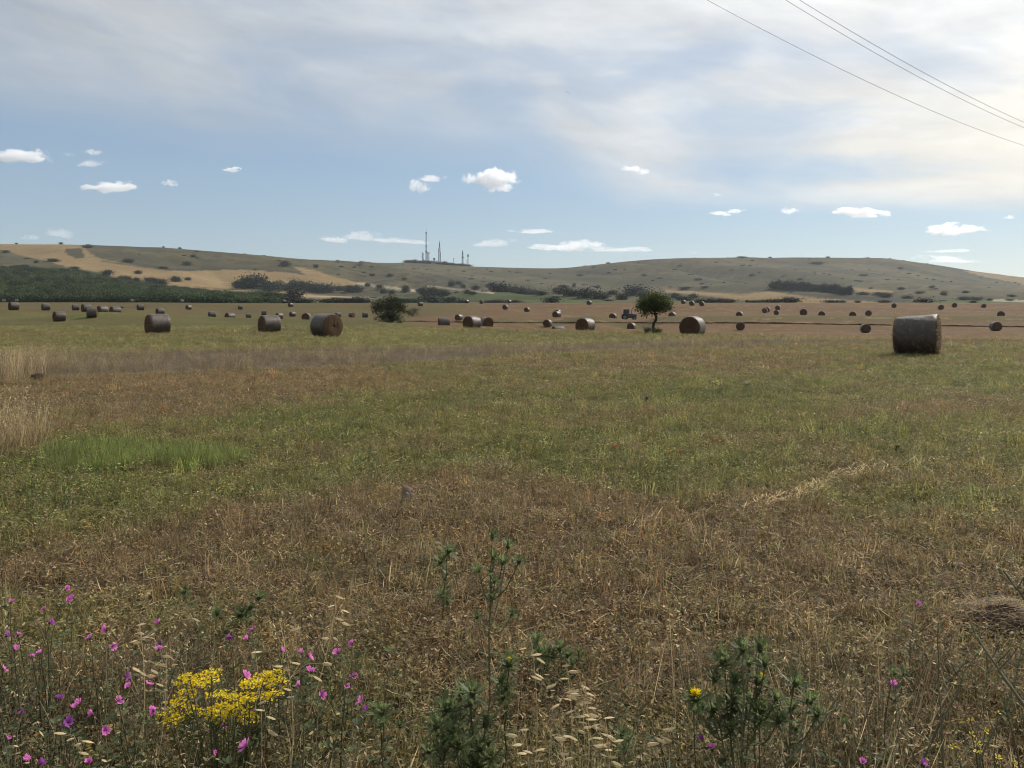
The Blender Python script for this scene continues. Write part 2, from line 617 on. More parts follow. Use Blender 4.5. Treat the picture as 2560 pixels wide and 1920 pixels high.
def depth_at(px, row, dmin=2.0, dmax=2000.0):
    """nearest visible ground distance seen at a pixel"""
    d = np.exp(np.linspace(math.log(dmin), math.log(dmax), 900))
    r = row_of(px, d)
    vis = np.minimum.accumulate(np.concatenate([[1e9], r[:-1]]))
    ok = np.where((r <= row) & (r < vis + 0.01))[0]
    return float(d[ok[0]]) if len(ok) else float(d[np.argmin(r)])


def in_poly(px, py, poly):
    ins = np.zeros(px.shape, bool)
    n = len(poly)
    for i in range(n):
        x1, y1 = poly[i]; x2, y2 = poly[(i + 1) % n]
        c = ((y1 > py) != (y2 > py))
        with np.errstate(divide='ignore', invalid='ignore'):
            xx = (x2 - x1) * (py - y1) / ((y2 - y1) if y2 != y1 else 1e-9) + x1
        ins ^= c & (px < xx)
    return ins


# unmown strip of dry weeds between the two mown fields (ground plan)
STRIP_NEAR = ([-600, 0, 500, 1000, 1350, 1700, 2000, 2300, 2900], [17.0, 19.0, 21.5, 25.5, 30.0, 37.0, 40.5, 42.0, 44.0])


def strip_mask(x, y):
    px = 1280 + F * x / np.maximum(y, 2.0)
    n = np.interp(px, *STRIP_NEAR) + 3.5 * (fbm(x / 3.0, y / 3.0, 3, 5) - 0.5)
    wd = np.interp(px, [-600, 0, 900, 1700, 2300, 2900], [13, 12, 11, 8, 6, 6])
    return sstep(n - .6, n + 1.2, y) * (1 - sstep(n + wd - 2.5, n + wd + 1.5, y))


GREENS = [  # greener patches (px, row, half width, half height, amount)
    (330, 1135, 340, 40, .8), (1050, 985, 300, 40, .6), (1000, 1060, 420, 50, .4), (1620, 1160, 330, 60, .55), (1800, 985, 260, 22, .8),
    (420, 1230, 420, 60, .5), (1300, 940, 260, 16, .5), (150, 1280, 260, 60, .45), (1330, 1170, 200, 40, .5), (2100, 1050, 420, 70, .45),
    (2420, 930, 300, 60, .4), (700, 1060, 260, 40, .5), (60, 1200, 260, 60, .5), (2250, 1250, 300, 60, .3),
]
BROWNS = [(620, 965, 560, 30, .7), (300, 1010, 420, 45, .6), (1900, 1120, 260, 30, .45), (1500, 1330, 600, 90, .28), (600, 1400, 600, 110, .25),
          (2300, 1400, 500, 160, .22), (1300, 1560, 900, 170, .42), (1650, 920, 340, 30, .3), (2300, 1010, 200, 40, .35)]
C_BROWN = np.array((0.120, 0.084, 0.046)); C_OLIVE = np.array((0.112, 0.110, 0.036)); C_GREEN = np.array((0.080, 0.096, 0.026))
C_STRAW = np.array((0.30, 0.215, 0.115)); C_WEED = np.array((0.135, 0.105, 0.072)); C_STUB = np.array((0.140, 0.086, 0.043))
C_FIELD = np.array((0.094, 0.090, 0.034)); C_HILL = np.array((0.066, 0.056, 0.028)); C_WHEAT = np.array((0.178, 0.124, 0.060))
C_YEL = np.array((0.112, 0.090, 0.038))


def lerp(a, b, t):
    return a * (1 - t[..., None]) + b * t[..., None]


def greenness(px, row, x, y):
    g = 0.33 + 1.0 * (fbm(x / 2.6, y / 2.6, 4, 3) - 0.5) + 1.1 * (fbm(x / .7, y / .7, 3, 6) - 0.5)
    s = (-2.3 * x + 2.7 * y) / 3.55                      # swaths of the mower
    g = g + .13 * np.sin(2 * PI * (s + .5 * fbm(x / 4., y / 4., 2, 1)) / 2.3) * sstep(60, 20, y)
    for cx_, cy_, rx, ry, a in GREENS:
        g = g + a * np.exp(-((px - cx_) / rx) ** 2 - ((row - cy_) / ry) ** 2)
    for cx_, cy_, rx, ry, a in BROWNS:
        g = g - a * np.exp(-((px - cx_) / rx) ** 2 - ((row - cy_) / ry) ** 2)
    return g


def field_tint(x, y, z):
    """albedo of what grows at a place of the near fields (colour of the plants, not light)"""
    yy = np.maximum(y, 2.0)
    px = 1280 + F * x / yy
    row = HOR - F * (z - CAMH) / yy
    g = greenness(px, row, x, y)
    c = lerp(C_BROWN, C_OLIVE, np.clip(g * 1.7, 0, 1))
    c = lerp(c, C_GREEN, np.clip(g * 1.2 - 0.55, 0, 1))
    orange = np.clip(1.2 * np.exp(-((px - 620) / 620) ** 2 - ((row - 958) / 32) ** 2), 0, 1)
    c = lerp(c, C_STUB * np.array((1.0, 1.06, 1.0)), orange * .6)
    # green field beyond the weeds
    n = np.interp(px, *STRIP_NEAR)
    ff = sstep(n + 5, n + 11, y)
    fld = lerp(C_FIELD, C_OLIVE * 1.12, np.clip((fbm(x / 9., y / 20., 3, 2) - .35) * 2, 0, 1))
    fld = lerp(fld, C_STUB * .9, np.clip((fbm(x / 30., y / 12., 3, 4) - .52) * 3.0, 0, .6))
    fld = lerp(fld, C_STUB * .85, .45 * sstep(120, 200, y))
    c = lerp(c, fld, ff)
    # brown stubble field on the right, beyond the break of slope
    db = np.interp(px, *DBREAK) + 3 * (fbm(x / 4., y / 4., 3, 1) - .5)
    br = sstep(db, db + 5, y) * sstep(960, 1120, px + 120 * (fbm(x / 12., y / 12., 3, 7) - .5))
    br = br * np.where(y > 230, sstep(1080, 1250, px + 60 * (fbm(x / 20., y / 20., 2, 7) - .5)), 1.0)
    stub = C_STUB * (0.86 + .3 * fbm(x / 25., y / 6., 3, 2))[..., None]
    stub = lerp(stub, C_YEL, sstep(161, 165, y) * (1 - sstep(171, 175, y)))
    stub = lerp(stub, C_STRAW * .9, np.clip((fbm(x / 3., y / 1.3, 3, 5) - .68) * 5, 0, .6))
    c = lerp(c, stub, br)
    sm = strip_mask(x, y)
    c = lerp(c, C_WEED * (0.8 + .4 * fbm(x / 1.5, y / 1.5, 3, 2))[..., None], sm)
    return c


WHEAT = [
    [(-900, 598), (-300, 600), (0, 605), (194, 608), (218, 626), (241, 644), (272, 651), (350, 665), (428, 677), (486, 677), (603, 674), (700, 680), (762, 687), (731, 665),
     (778, 673), (860, 697), (914, 713), (800, 717), (700, 722), (560, 722), (400, 709), (350, 700), (295, 694), (249, 680), (175, 669), (117, 653), (58, 640), (0, 624), (-300, 612), (-900, 606)],
    [(400, 708), (560, 724), (700, 729), (800, 737), (885, 743), (885, 747), (760, 745), (700, 738), (583, 733), (466, 725), (439, 717)],
    [(1660, 721), (1762, 731), (1835, 735), (1896, 731), (1920, 728), (1969, 735), (2026, 743), (2107, 749), (2189, 753), (2210, 760), (2150, 763), (1990, 758), (1900, 755), (1782, 742), (1660, 730)],
    [(2124, 718), (2235, 728), (2230, 733), (2148, 732)],
    [(2400, 676), (2453, 680), (2560, 688), (2800, 700), (2800, 722), (2560, 711), (2474, 694)],
]
PATCH = [[(165, 622), (205, 620), (210, 644), (190, 646), (165, 634)]]
GREENFIELD = [[(1200, 733), (1300, 733), (1512, 748), (1560, 756), (1400, 758), (1200, 750), (1000, 748), (1000, 742)], [(2290, 748), (2700, 752), (2700, 765), (2250, 764)]]
DARKLAND = [[(1960, 733), (2125, 737), (2270, 750), (2270, 762), (2210, 758), (2100, 747)], [(1030, 690), (1250, 712), (1350, 725), (1340, 731), (1200, 712), (1040, 696)],
            [(240, 650), (350, 668), (430, 680), (560, 674), (560, 670), (430, 672), (330, 655)]]
ROADS = [([(895, 708), (945, 715), (1000, 722), (1044, 727)], 3.2), ([(1068, 715), (1140, 722), (1223, 731), (1235, 734)], 2.4), ([(2470, 750), (2560, 753), (2800, 757)], 3.0),
         ([(700, 737), (800, 741), (930, 744)], 1.5)]
DARKLINES = [([(845, 666), (930, 687), (1000, 701), (1070, 710), (1200, 728)], 1.7), ([(1040, 689), (1100, 693), (1170, 703)], 2.4), ([(870, 682), (960, 697), (1050, 706)], 1.3), ([(1640, 676), (1800, 681), (1960, 697), (2060, 706)], 1.3),
             ([(1560, 694), (1700, 701), (1860, 707)], 1.4), ([(1990, 655), (2120, 676), (2300, 699)], 1.5), ([(2170, 652), (2300, 681), (2440, 706)], 1.6), ([(250, 652), (330, 664), (420, 676)], 2.0), ([(480, 676), (600, 671), (700, 677)], 1.5), ([(1430, 676), (1540, 687), (1650, 695)], 1.4)]
ORCHARD = [(-900, 640), (-300, 660), (0, 669), (60, 672), (150, 680), (270, 690), (330, 700), (400, 712), (430, 722), (600, 735), (690, 740), (700, 757), (0, 757), (-900, 757)]


def hill_tint(x, y, z):
    px = 1280 + F * x / y
    row = HOR - F * (z - CAMH) / y
    # ragged field margins
    px2 = px + 10 * (fbm(x / 18., y / 18., 3, 1) - .5)
    row2 = row + 3.0 * (fbm(x / 14., y / 14., 3, 2) - .5)
    n1 = fbm(x / 70., y / 70., 4, 3); n2 = fbm(x / 14., y / 14., 3, 5)
    c = C_HILL * (0.55 + .9 * n1)[..., None] * np.ones(3)
    c = lerp(c, np.array((0.088, 0.070, 0.037)), np.clip((n1 - .48) * 3.0, 0, .7))
    c = lerp(c, np.array((0.036, 0.036, 0.022)), np.clip((n2 - .54) * 5, 0, .8))
    valley = sstep(700, 350, y)
    c = lerp(c, np.array((0.066, 0.070, 0.030)), .6 * valley)
    for p in GREENFIELD:
        c = lerp(c, np.array((0.050, 0.070, 0.024)) * (0.8 + .4 * n2[..., None]), .85 * in_poly(px2, row2, p).astype(float))
    for p in DARKLAND:
        c = lerp(c, np.array((0.036, 0.033, 0.028)) * (0.8 + .4 * n2[..., None]), .8 * in_poly(px2, row2, p).astype(float))
    back = (y < 1900).astype(float)
    for p in WHEAT:
        w = in_poly(px2, row2, p).astype(float) * back
        wh = C_WHEAT * (0.80 + .4 * fbm(x / 40., y / 40., 3, 4))[..., None]
        wh = lerp(wh, np.array((0.200, 0.145, 0.070)), np.clip((fbm(x / 60., y / 90., 3, 6) - .5) * 4, 0, .8))
        c = lerp(c, wh, w)
    for p in PATCH:
        c = lerp(c, C_HILL * .75 * np.ones(c.shape), in_poly(px2, row2, p).astype(float))
    for pts, hw in ROADS:
        rr = np.interp(px, [p[0] for p in pts], [p[1] for p in pts])
        m = (np.abs(row - rr) < hw) & (px > pts[0][0]) & (px < pts[-1][0])
        c = lerp(c, np.array((0.26, 0.22, 0.16)) * np.ones(c.shape), .9 * m.astype(float))
    for pts, hw in DARKLINES:
        rr = np.interp(px, [p[0] for p in pts], [p[1] for p in pts])
        m = np.exp(-((row2 - rr) / hw) ** 2) * (px > pts[0][0]) * (px < pts[-1][0])
        c = lerp(c, np.array((0.028, 0.028, 0.018)) * np.ones(c.shape), np.clip(m * (.35 + 1.1 * n2), 0, .9))
    o = in_poly(px2, row2, ORCHARD).astype(float) * (y < 1200)
    c = lerp(c, np.array((0.062, 0.070, 0.030)) * (0.7 + .6 * n2)[..., None], o)
    return c


# sheet grid: a fan that starts behind the viewer, finer where it is close
WC = np.concatenate([np.linspace(-1.7, -.86, 26)[:-1], np.linspace(-.86, .86, 600), np.linspace(.86, 1.7, 26)[1:]])
ROWS_NEAR = np.concatenate([np.linspace(-38, 1.5, 18)[:-1], np.arange(1.5, 12, .13), 12 * np.exp(np.linspace(0, math.log(60 / 12.), 90))[1:],
                            60 * np.exp(np.linspace(0, math.log(335 / 60.), 170))[1:]])
ROWS_FAR = np.concatenate([335 * np.exp(np.linspace(0, math.log(2100 / 335.), 230)), np.linspace(2100, 4100, 12)[1:]])


def sheet_mesh(name, rows, tint):
    W, Y = np.meshgrid(WC, rows)
    X = W * (Y + 40.0)
    Z = terrain(X, Y)
    v = np.stack([X, Y, Z], -1).reshape(-1, 3)
    nr, nc = W.shape
    idx = np.arange(nr * nc).reshape(nr, nc)
    q = np.stack([idx[:-1, :-1], idx[:-1, 1:], idx[1:, 1:], idx[1:, :-1]], -1).reshape(-1, 4)
    me = mesh_np(name, v, q)
    c = tint(v[:, 0].astype(float), v[:, 1].astype(float), v[:, 2].astype(float))
    at = me.color_attributes.new('tint', 'FLOAT_COLOR', 'POINT')
    arr = np.ones((len(v), 4), np.float32); arr[:, :3] = c
    at.data.foreach_set('color', arr.ravel())
    return me


def mat_base(name):
    m = bpy.data.materials.new(name)
    m.use_nodes = True
    t = NT(m.node_tree)
    t.n.clear()
    out = t.node('ShaderNodeOutputMaterial')
    return m, t, out


def ground_material(name, near):
    m, t, out = mat_base(name)
    at = t.node('ShaderNodeAttribute', attribute_name='tint')
    geo = t.node('ShaderNodeNewGeometry')
    pos = geo.outputs['Position']
    bs = t.node('ShaderNodeBsdfPrincipled')
    bs.inputs['Roughness'].default_value = 0.95
    bs.inputs['Specular IOR Level'].default_value = 0.08
    if near:
        n1 = t.noise(pos, 2.2, 6.0, 0.7)
        n2 = t.noise(pos, 28.0, 4.0, 0.65)
        n3 = t.noise(pos, 110.0, 3.0, 0.6)
        fac = t.mul(t.lin(n1, .3, .7, .62, 1.1), t.mul(t.lin(n2, .3, .7, .62, 1.35), t.lin(n3, .3, .7, .6, 1.2)))
        col = t.scale(at.outputs['Color'], fac)
        straw = t.math('MULTIPLY', t.smooth(n3, .62, .70), t.smooth(n2, .48, .6))
        col = t.mix(t.mul(straw, .55), col, (.36, .27, .15))
        bump = t.node('ShaderNodeBump')
        bump.inputs['Strength'].default_value = 0.9
        bump.inputs['Distance'].default_value = 0.05
        t.l.new(t.add(t.mul(n2, .7), t.mul(n3, .35)), bump.inputs['Height'])
        t.l.new(bump.outputs[0], bs.inputs['Normal'])
    else:
        n1 = t.noise(pos, 0.11, 6.0, 0.68)
        n2 = t.noise(pos, 0.6, 4.0, 0.6)
        col = t.scale(at.outputs['Color'], t.mul(t.lin(n1, .3, .7, .80, 1.22), t.lin(n2, .3, .7, .8, 1.2)))
        bump = t.node('ShaderNodeBump')
        bump.inputs['Strength'].default_value = 0.5
        bump.inputs['Distance'].default_value = 1.2
        t.l.new(t.add(n1, t.mul(n2, .4)), bump.inputs['Height'])
        t.l.new(bump.outputs[0], bs.inputs['Normal'])
    t.l.new(col, bs.inputs['Base Color'])
    t.l.new(bs.outputs[0], out.inputs[0])
    return m


ground = obj('ground', sheet_mesh('ground', ROWS_NEAR, field_tint), ground_material('field_ground', True))
tag(ground, 'mown field of dry clover and stubble', None, None, 'structure')
hills = obj('hills', sheet_mesh('hills', ROWS_FAR, hill_tint), ground_material('hill_ground', False))
tag(hills, 'bare grey-green hills with tan wheat fields', None, None, 'structure')

# ------------------------------------------------------------------ materials
def plant_material(name, base, straw=(0.60, 0.47, 0.27), trans=0.35, instancer=False, rough=0.7, rnd=0.25):
    """leaf or stalk: colour varied per blade (attribute 'blade') and per plant"""
    m, t, out = mat_base(name)
    bl = t.node('ShaderNodeAttribute', attribute_name='blade')
    sp = t.node('ShaderNodeSeparateColor')
    t.l.new(bl.outputs['Color'], sp.inputs[0])
    if instancer:
        a = t.node('ShaderNodeAttribute', attribute_name='tint')
        a.attribute_type = 'INSTANCER'
        col = a.outputs['Color']
    else:
        col = t.mix(0.0, (*base, 1), (*base, 1))
    oi = t.node('ShaderNodeObjectInfo')
    col = t.mix(sp.outputs[1], col, (*straw, 1))
    col = t.scale(col, t.mul(sp.outputs[0], t.lin(oi.outputs['Random'], 0, 1, 1 - rnd, 1 + rnd)))
    df = t.node('ShaderNodeBsdfPrincipled')
    df.inputs['Roughness'].default_value = rough
    df.inputs['Specular IOR Level'].default_value = 0.25
    t.l.new(col, df.inputs['Base Color'])
    tr = t.node('ShaderNodeBsdfTranslucent')
    t.l.new(t.scale(col, 1.25), tr.inputs[0])
    mx = t.node('ShaderNodeMixShader')
    mx.inputs[0].default_value = trans
    t.l.new(df.outputs[0], mx.inputs[1])
    t.l.new(tr.outputs[0], mx.inputs[2])
    t.l.new(mx.outputs[0], out.inputs[0])
    return m


def plain_material(name, col, rough=0.7, spec=0.3, metal=0.0, nscale=0.0, namp=0.25, bump=0.0, object_coords=True):
    m, t, out = mat_base(name)
    bs = t.node('ShaderNodeBsdfPrincipled')
    bs.inputs['Roughness'].default_value = rough
    bs.inputs['Specular IOR Level'].default_value = spec
    bs.inputs['Metallic'].default_value = metal
    if nscale:
        tcn = t.node('ShaderNodeTexCoord')
        n = t.noise(tcn.outputs['Object'], nscale, 5.0, 0.62)
        c = t.scale(t.mix(0.0, (*col, 1), (*col, 1)), t.lin(n, .3, .7, 1 - namp, 1 + namp))
        t.l.new(c, bs.inputs['Base Color'])
        if bump:
            b = t.node('ShaderNodeBump')
            b.inputs['Strength'].default_value = bump
            b.inputs['Distance'].default_value = 0.3 / nscale
            t.l.new(n, b.inputs['Height'])
            t.l.new(b.outputs[0], bs.inputs['Normal'])
    else:
        bs.inputs['Base Color'].default_value = (*col, 1)
    t.l.new(bs.outputs[0], out.inputs[0])
    return m


M = {}
M['leaf_dark'] = plant_material('dark_tree_leaf', (0.030, 0.040, 0.014), trans=0.3, rnd=.2)
M['leaf_olive'] = plant_material('olive_tree_leaf', (0.046, 0.062, 0.018), trans=0.34, rnd=.2)
M['leaf_far'] = plant_material('far_tree_leaf', (0.020, 0.026, 0.013), trans=0.15, rnd=.3)
M['leaf_brown'] = plant_material('brownish_tree_leaf', (0.048, 0.034, 0.026), trans=0.15, rnd=.2)
M['leaf_pine'] = plant_material('pine_needle', (0.010, 0.015, 0.012), trans=0.1, rnd=.2)
M['leaf_orchard'] = plant_material('orchard_leaf', (0.030, 0.050, 0.016), trans=0.2, rnd=.25)
M['bark'] = plain_material('bark', (0.055, 0.042, 0.032), .9, .1, 0, 12.0, .4, .6)
M['grass_i'] = plant_material('field_plants', (0.1, 0.1, 0.05), trans=0.46, instancer=True, rnd=.22)


# straw and net wrap of the bales
def bale_materials():
    m, t, out = mat_base('bale_straw')
    tcn = t.node('ShaderNodeTexCoord')
    sx = t.node('ShaderNodeSeparateXYZ')
    t.l.new(tcn.outputs['Object'], sx.inputs[0])
    rr = t.math('SQRT', t.add(t.mul(sx.outputs[1], sx.outputs[1]), t.mul(sx.outputs[2], sx.outputs[2])))
    ang = t.math('ARCTAN2', sx.outputs[2], sx.outputs[1])
    spi = t.math('SINE', t.add(t.mul(rr, 95.0), ang))
    n = t.noise(tcn.outputs['Object'], 16.0, 6.0, .7)
    n2 = t.noise(t.xyz(t.mul(ang, 2.0), t.mul(rr, 26.0), sx.outputs[0]), 4.0, 5.0, .7)
    f = t.mul(t.lin(n, .3, .7, .6, 1.35), t.mul(t.lin(spi, -1, 1, .8, 1.12), t.lin(n2, .3, .7, .65, 1.35)))
    col = t.scale(t.mix(t.smooth(n2, .4, .65), (.060, .034, .019, 1), (.115, .070, .038, 1)), f)
    bs = t.node('ShaderNodeBsdfPrincipled')
    bs.inputs['Roughness'].default_value = .9
    bs.inputs['Specular IOR Level'].default_value = .15
    t.l.new(col, bs.inputs['Base Color'])
    b = t.node('ShaderNodeBump')
    b.inputs['Strength'].default_value = 1.0
    b.inputs['Distance'].default_value = .03
    t.l.new(t.add(n, t.add(n2, t.mul(spi, .25))), b.inputs['Height'])
    t.l.new(b.outputs[0], bs.inputs['Normal'])
    t.l.new(bs.outputs[0], out.inputs[0])
    w, t, out = mat_base('bale_net_wrap')
    tcn = t.node('ShaderNodeTexCoord')
    sx = t.node('ShaderNodeSeparateXYZ')
    t.l.new(tcn.outputs['Object'], sx.inputs[0])
    ang = t.math('ARCTAN2', sx.outputs[2], sx.outputs[1])
    str1 = t.noise(t.xyz(t.mul(sx.outputs[0], 42.0), t.mul(ang, 1.6), 0.0), 1.0, 6.0, .72)
    str2 = t.noise(tcn.outputs['Object'], 5.0, 5.0, .65)
    oi = t.node('ShaderNodeObjectInfo')
    col = t.mix(t.smooth(str2, .35, .68), (.036, .026, .019, 1), (.068, .049, .034, 1))
    col = t.mix(t.smooth(str1, .52, .70), col, (.052, .034, .022, 1))
    col = t.scale(col, t.mul(t.lin(str1, .3, .7, .8, 1.2), t.lin(oi.outputs['Random'], 0, 1, .85, 1.1)))
    bs = t.node('ShaderNodeBsdfPrincipled')
    bs.inputs['Roughness'].default_value = .5
    bs.inputs['Specular IOR Level'].default_value = .5
    bs.inputs['Sheen Weight'].default_value = .15
    bs.inputs['Sheen Roughness'].default_value = .35
    t.l.new(col, bs.inputs['Base Color'])
    b = t.node('ShaderNodeBump')
    b.inputs['Strength'].default_value = .7
    b.inputs['Distance'].default_value = .025
    t.l.new(t.add(str1, t.mul(str2, .5)), b.inputs['Height'])
    t.l.new(b.outputs[0], bs.inputs['Normal'])
    t.l.new(bs.outputs[0], out.inputs[0])
    return m, w


M['bale_straw'], M['bale_wrap'] = bale_materials()
M['straw'] = plant_material('loose_straw', (0.34, 0.25, 0.13), trans=.3, rnd=.15)

# ------------------------------------------------------------------ round bales
BL = 1.34   # length of a bale along its axis


def bale_radius(xs, th, seed, taper=0.0):
    """radius of the roll with sag, dents and rounded shoulders"""
    n = fbm(np.cos(th) * 1.7 + seed * 3.1 + 5, np.sin(th) * 1.7 + xs * 1.3 + seed, 3, 2) - .5
    n2 = fbm(np.cos(th) * 7 + seed + 20, np.sin(th) * 7 + xs * 9, 3, 4) - .5
    r = 0.755 + .055 * n + .022 * n2
    e = np.clip((np.abs(xs) - BL * .40) / (BL * .10), 0, 1)
    return (r - .045 * e * e) * (1 + taper * (xs / BL - .5))


def bale_part(seed, nx, nt, wrap, taper=0.0):
    """wrap: the netted mantle as a thin shell; else the straw roll with its two end faces"""
    L = BL / 2
    off = .012 if wrap else 0.0
    xs = np.linspace(-L + (.03 if wrap else 0), L - (.03 if wrap else 0), nx)
    th = np.linspace(0, 2 * PI, nt, endpoint=False)
    X, T = np.meshgrid(xs, th, indexing='ij')
    rag = .045 * (fbm(np.cos(T) * 4 + 9 + seed, np.sin(T) * 4 + 3, 3, 1) - .5)
    X = X + (np.where(np.abs(X) > L * .9, rag, 0) if wrap else 0)
    r = bale_radius(X, T, seed, taper) + off
    Y = r * np.cos(T); Z = r * np.sin(T)
    Z = np.maximum(Z, -.69 - off + .02 * (fbm(X * 6 + 3, Y * 6 + 4, 2, 3) - .5)) + .69
    v = np.stack([X, Y, Z], -1).reshape(-1, 3)
    idx = np.arange(nx * nt).reshape(nx, nt)
    j2 = np.roll(idx, -1, axis=1)
    q = [np.stack([idx[:-1], j2[:-1], j2[1:], idx[1:]], -1).reshape(-1, 4)]
    if not wrap:
        base = len(v)
        ex = []
        nr = 9
        for side, sgn in ((0, -1), (nx - 1, 1)):
            prev = idx[side]
            rim = v[idx[side]]
            cen = np.array([sgn * L, 0, .69])
            for k in range(1, nr + 1):
                f = 1 - k / (nr + .35)
                ring = cen + (rim - cen) * f
                bul = .05 * math.sin(PI * k / nr) + .035 * (fbm(ring[:, 1] * 9 + seed * 2, ring[:, 2] * 9 + k, 3, 5) - .5)
                ring[:, 0] = sgn * (L + bul)
                cur = np.arange(base, base + nt); base += nt
                ex.append(ring)
                a, b2 = np.roll(prev, -1), np.roll(cur, -1)
                q.append(np.stack([prev, cur, b2, a] if sgn < 0 else [prev, a, b2, cur], -1))
                prev = cur
            ctr = np.array([[sgn * (L + .02), 0, .69]])
            ex.append(ctr)
            ci = base; base += 1
            nxt = np.roll(prev, -1)
            q.append(np.stack([prev, np.full(nt, ci), np.full(nt, ci), nxt], -1))
        v = np.concatenate([v] + ex)
    q = np.concatenate(q)
    me = bpy.data.meshes.new('wrap' if wrap else 'roll')
    me.from_pydata([tuple(p) for p in v.tolist()], [], [tuple(dict.fromkeys(f)) for f in q.tolist()])
    me.polygons.foreach_set('use_smooth', [True] * len(me.polygons))
    me.update()
    return me


def bale_fringe(seed, n):
    rs = random.Random(seed)
    mb = MB()
    for i in range(n):
        k = rs.random()
        th = rs.uniform(0, 2 * PI)
        if k < .45:      # rim of an end face
            x = rs.choice((-1, 1)) * (BL / 2 - rs.uniform(0, .06)); r = rs.uniform(.66, .75)
        elif k < .75:    # end faces
            x = rs.choice((-1, 1)) * (BL / 2 + .02); r = .75 * math.sqrt(rs.random())
        else:
            x = rs.uniform(-BL / 2, BL / 2); r = .765
        z = max(r * math.sin(th), -.68) + .69
        p = Vector((x, r * math.cos(th), z))
        out = Vector((math.copysign(.7, x) if k < .75 else 0, math.cos(th) * .8, math.sin(th) * .8)) + Vector((rs.uniform(-1, 1), rs.uniform(-1, 1), rs.uniform(-1.2, .6))) * .9
        out.normalize()
        ln = rs.uniform(.04, .15)
        q = p + out * ln
        q.z = max(q.z, .01)
        mb.blade(p, q, rs.uniform(.005, .011), .01, col=(rs.uniform(.6, 1.4), 0, 0))
    for i in range(n // 3):   # fallen straw and grass against the foot
        x = rs.uniform(-BL / 2 - .12, BL / 2 + .12); y = rs.choice((-1, 1)) * rs.uniform(.22, .5)
        if abs(x) > BL / 2: y = rs.uniform(-.5, .5)
        mb.blade((x, y, 0), (x + rs.uniform(-.12, .12), y + rs.uniform(-.1, .1), rs.uniform(.05, .2)), .009, .01, col=(rs.uniform(.35, 1.0), 0, 0))
    return mb.mesh('loose_straw')


BALE_NEAR = [(bale_part(s, 22, 72, False), bale_part(s, 22, 72, True), bale_fringe(s, 900)) for s in (1, 2, 3)]
BALE_BIG = (bale_part(9, 26, 84, False, .17), bale_part(9, 26, 84, True, .17), bale_fringe(9, 1300))
BALE_FAR = []
for s in (5, 6, 7):
    a = bale_part(s, 7, 26, False); b = bale_part(s, 7, 26, True)
    BALE_FAR.append((a, b))


def ordinal(i):
    return {1: 'first', 2: 'second', 3: 'third', 4: 'fourth', 5: 'fifth', 6: 'sixth', 7: 'seventh', 8: 'eighth', 9: 'ninth', 10: 'tenth', 11: 'eleventh', 12: 'twelfth',
            13: 'thirteenth', 14: 'fourteenth', 15: 'fifteenth', 16: 'sixteenth', 17: 'seventeenth', 18: 'eighteenth', 19: 'nineteenth', 20: 'twentieth',
            21: 'twenty-first', 22: 'twenty-second', 23: 'twenty-third', 24: 'twenty-fourth', 25: 'twenty-fifth', 26: 'twenty-sixth', 27: 'twenty-seventh', 28: 'twenty-eighth',
            29: 'twenty-ninth', 30: 'thirtieth'}.get(i, str(i) + 'th')


SPECIAL = {
    2292: 'largest hay bale of all, dark and tapering, standing nearest in the mown field',
    1731.5: 'large round hay bale with bright sunlit top just past the single-trunk tree',
    816.5: 'large hay bale with reddish brown end, last big one before the bushy tree',
    673.5: 'big wrapped hay bale in the green field, second largest before the bushy tree',
    394: 'big dark hay bale with grey net wrap, first large one from the left edge',
    1463.4: 'mid-sized hay bale with pale sunlit top, midway between bushy and single-trunk trees',
    1180: 'round-faced hay bale touching a darker bale just past the bushy tree',
    1216.6: 'dark hay bale tucked behind a rounder one past the bushy tree',
    148: 'lone mid-sized hay bale low in the field near the left edge',
}
zones = {}
for b in BALES:
    px, tp, bt, w, yaw, hid = b
    if px in SPECIAL: continue
    if px < 930:
        k = 'lefttop' if (hid and bt < 760) else ('lefthid' if hid else 'left')
    else:
        far = bt < 784
        k = 'righthid' if (hid and bt < 795) else ('rightfar' if far else 'rightmid')
    zones.setdefault(k, []).append((px, tp))
ZTXT = {
    'lefttop': 'tiny hay bale top showing below the green orchard, {} from the left',
    'lefthid': 'half-hidden hay bale behind a rise in the left field, {} from left',
    'left': 'small round hay bale in the green left field, {} from left',
    'righthid': 'hay bale top peeping over the brown field rise, {} from left',
    'rightfar': 'small distant hay bale on the far brown field, {} counting from the left',
    'rightmid': 'hay bale near the dark furrow in the brown field, {} from left',
}
for k in zones: zones[k].sort()
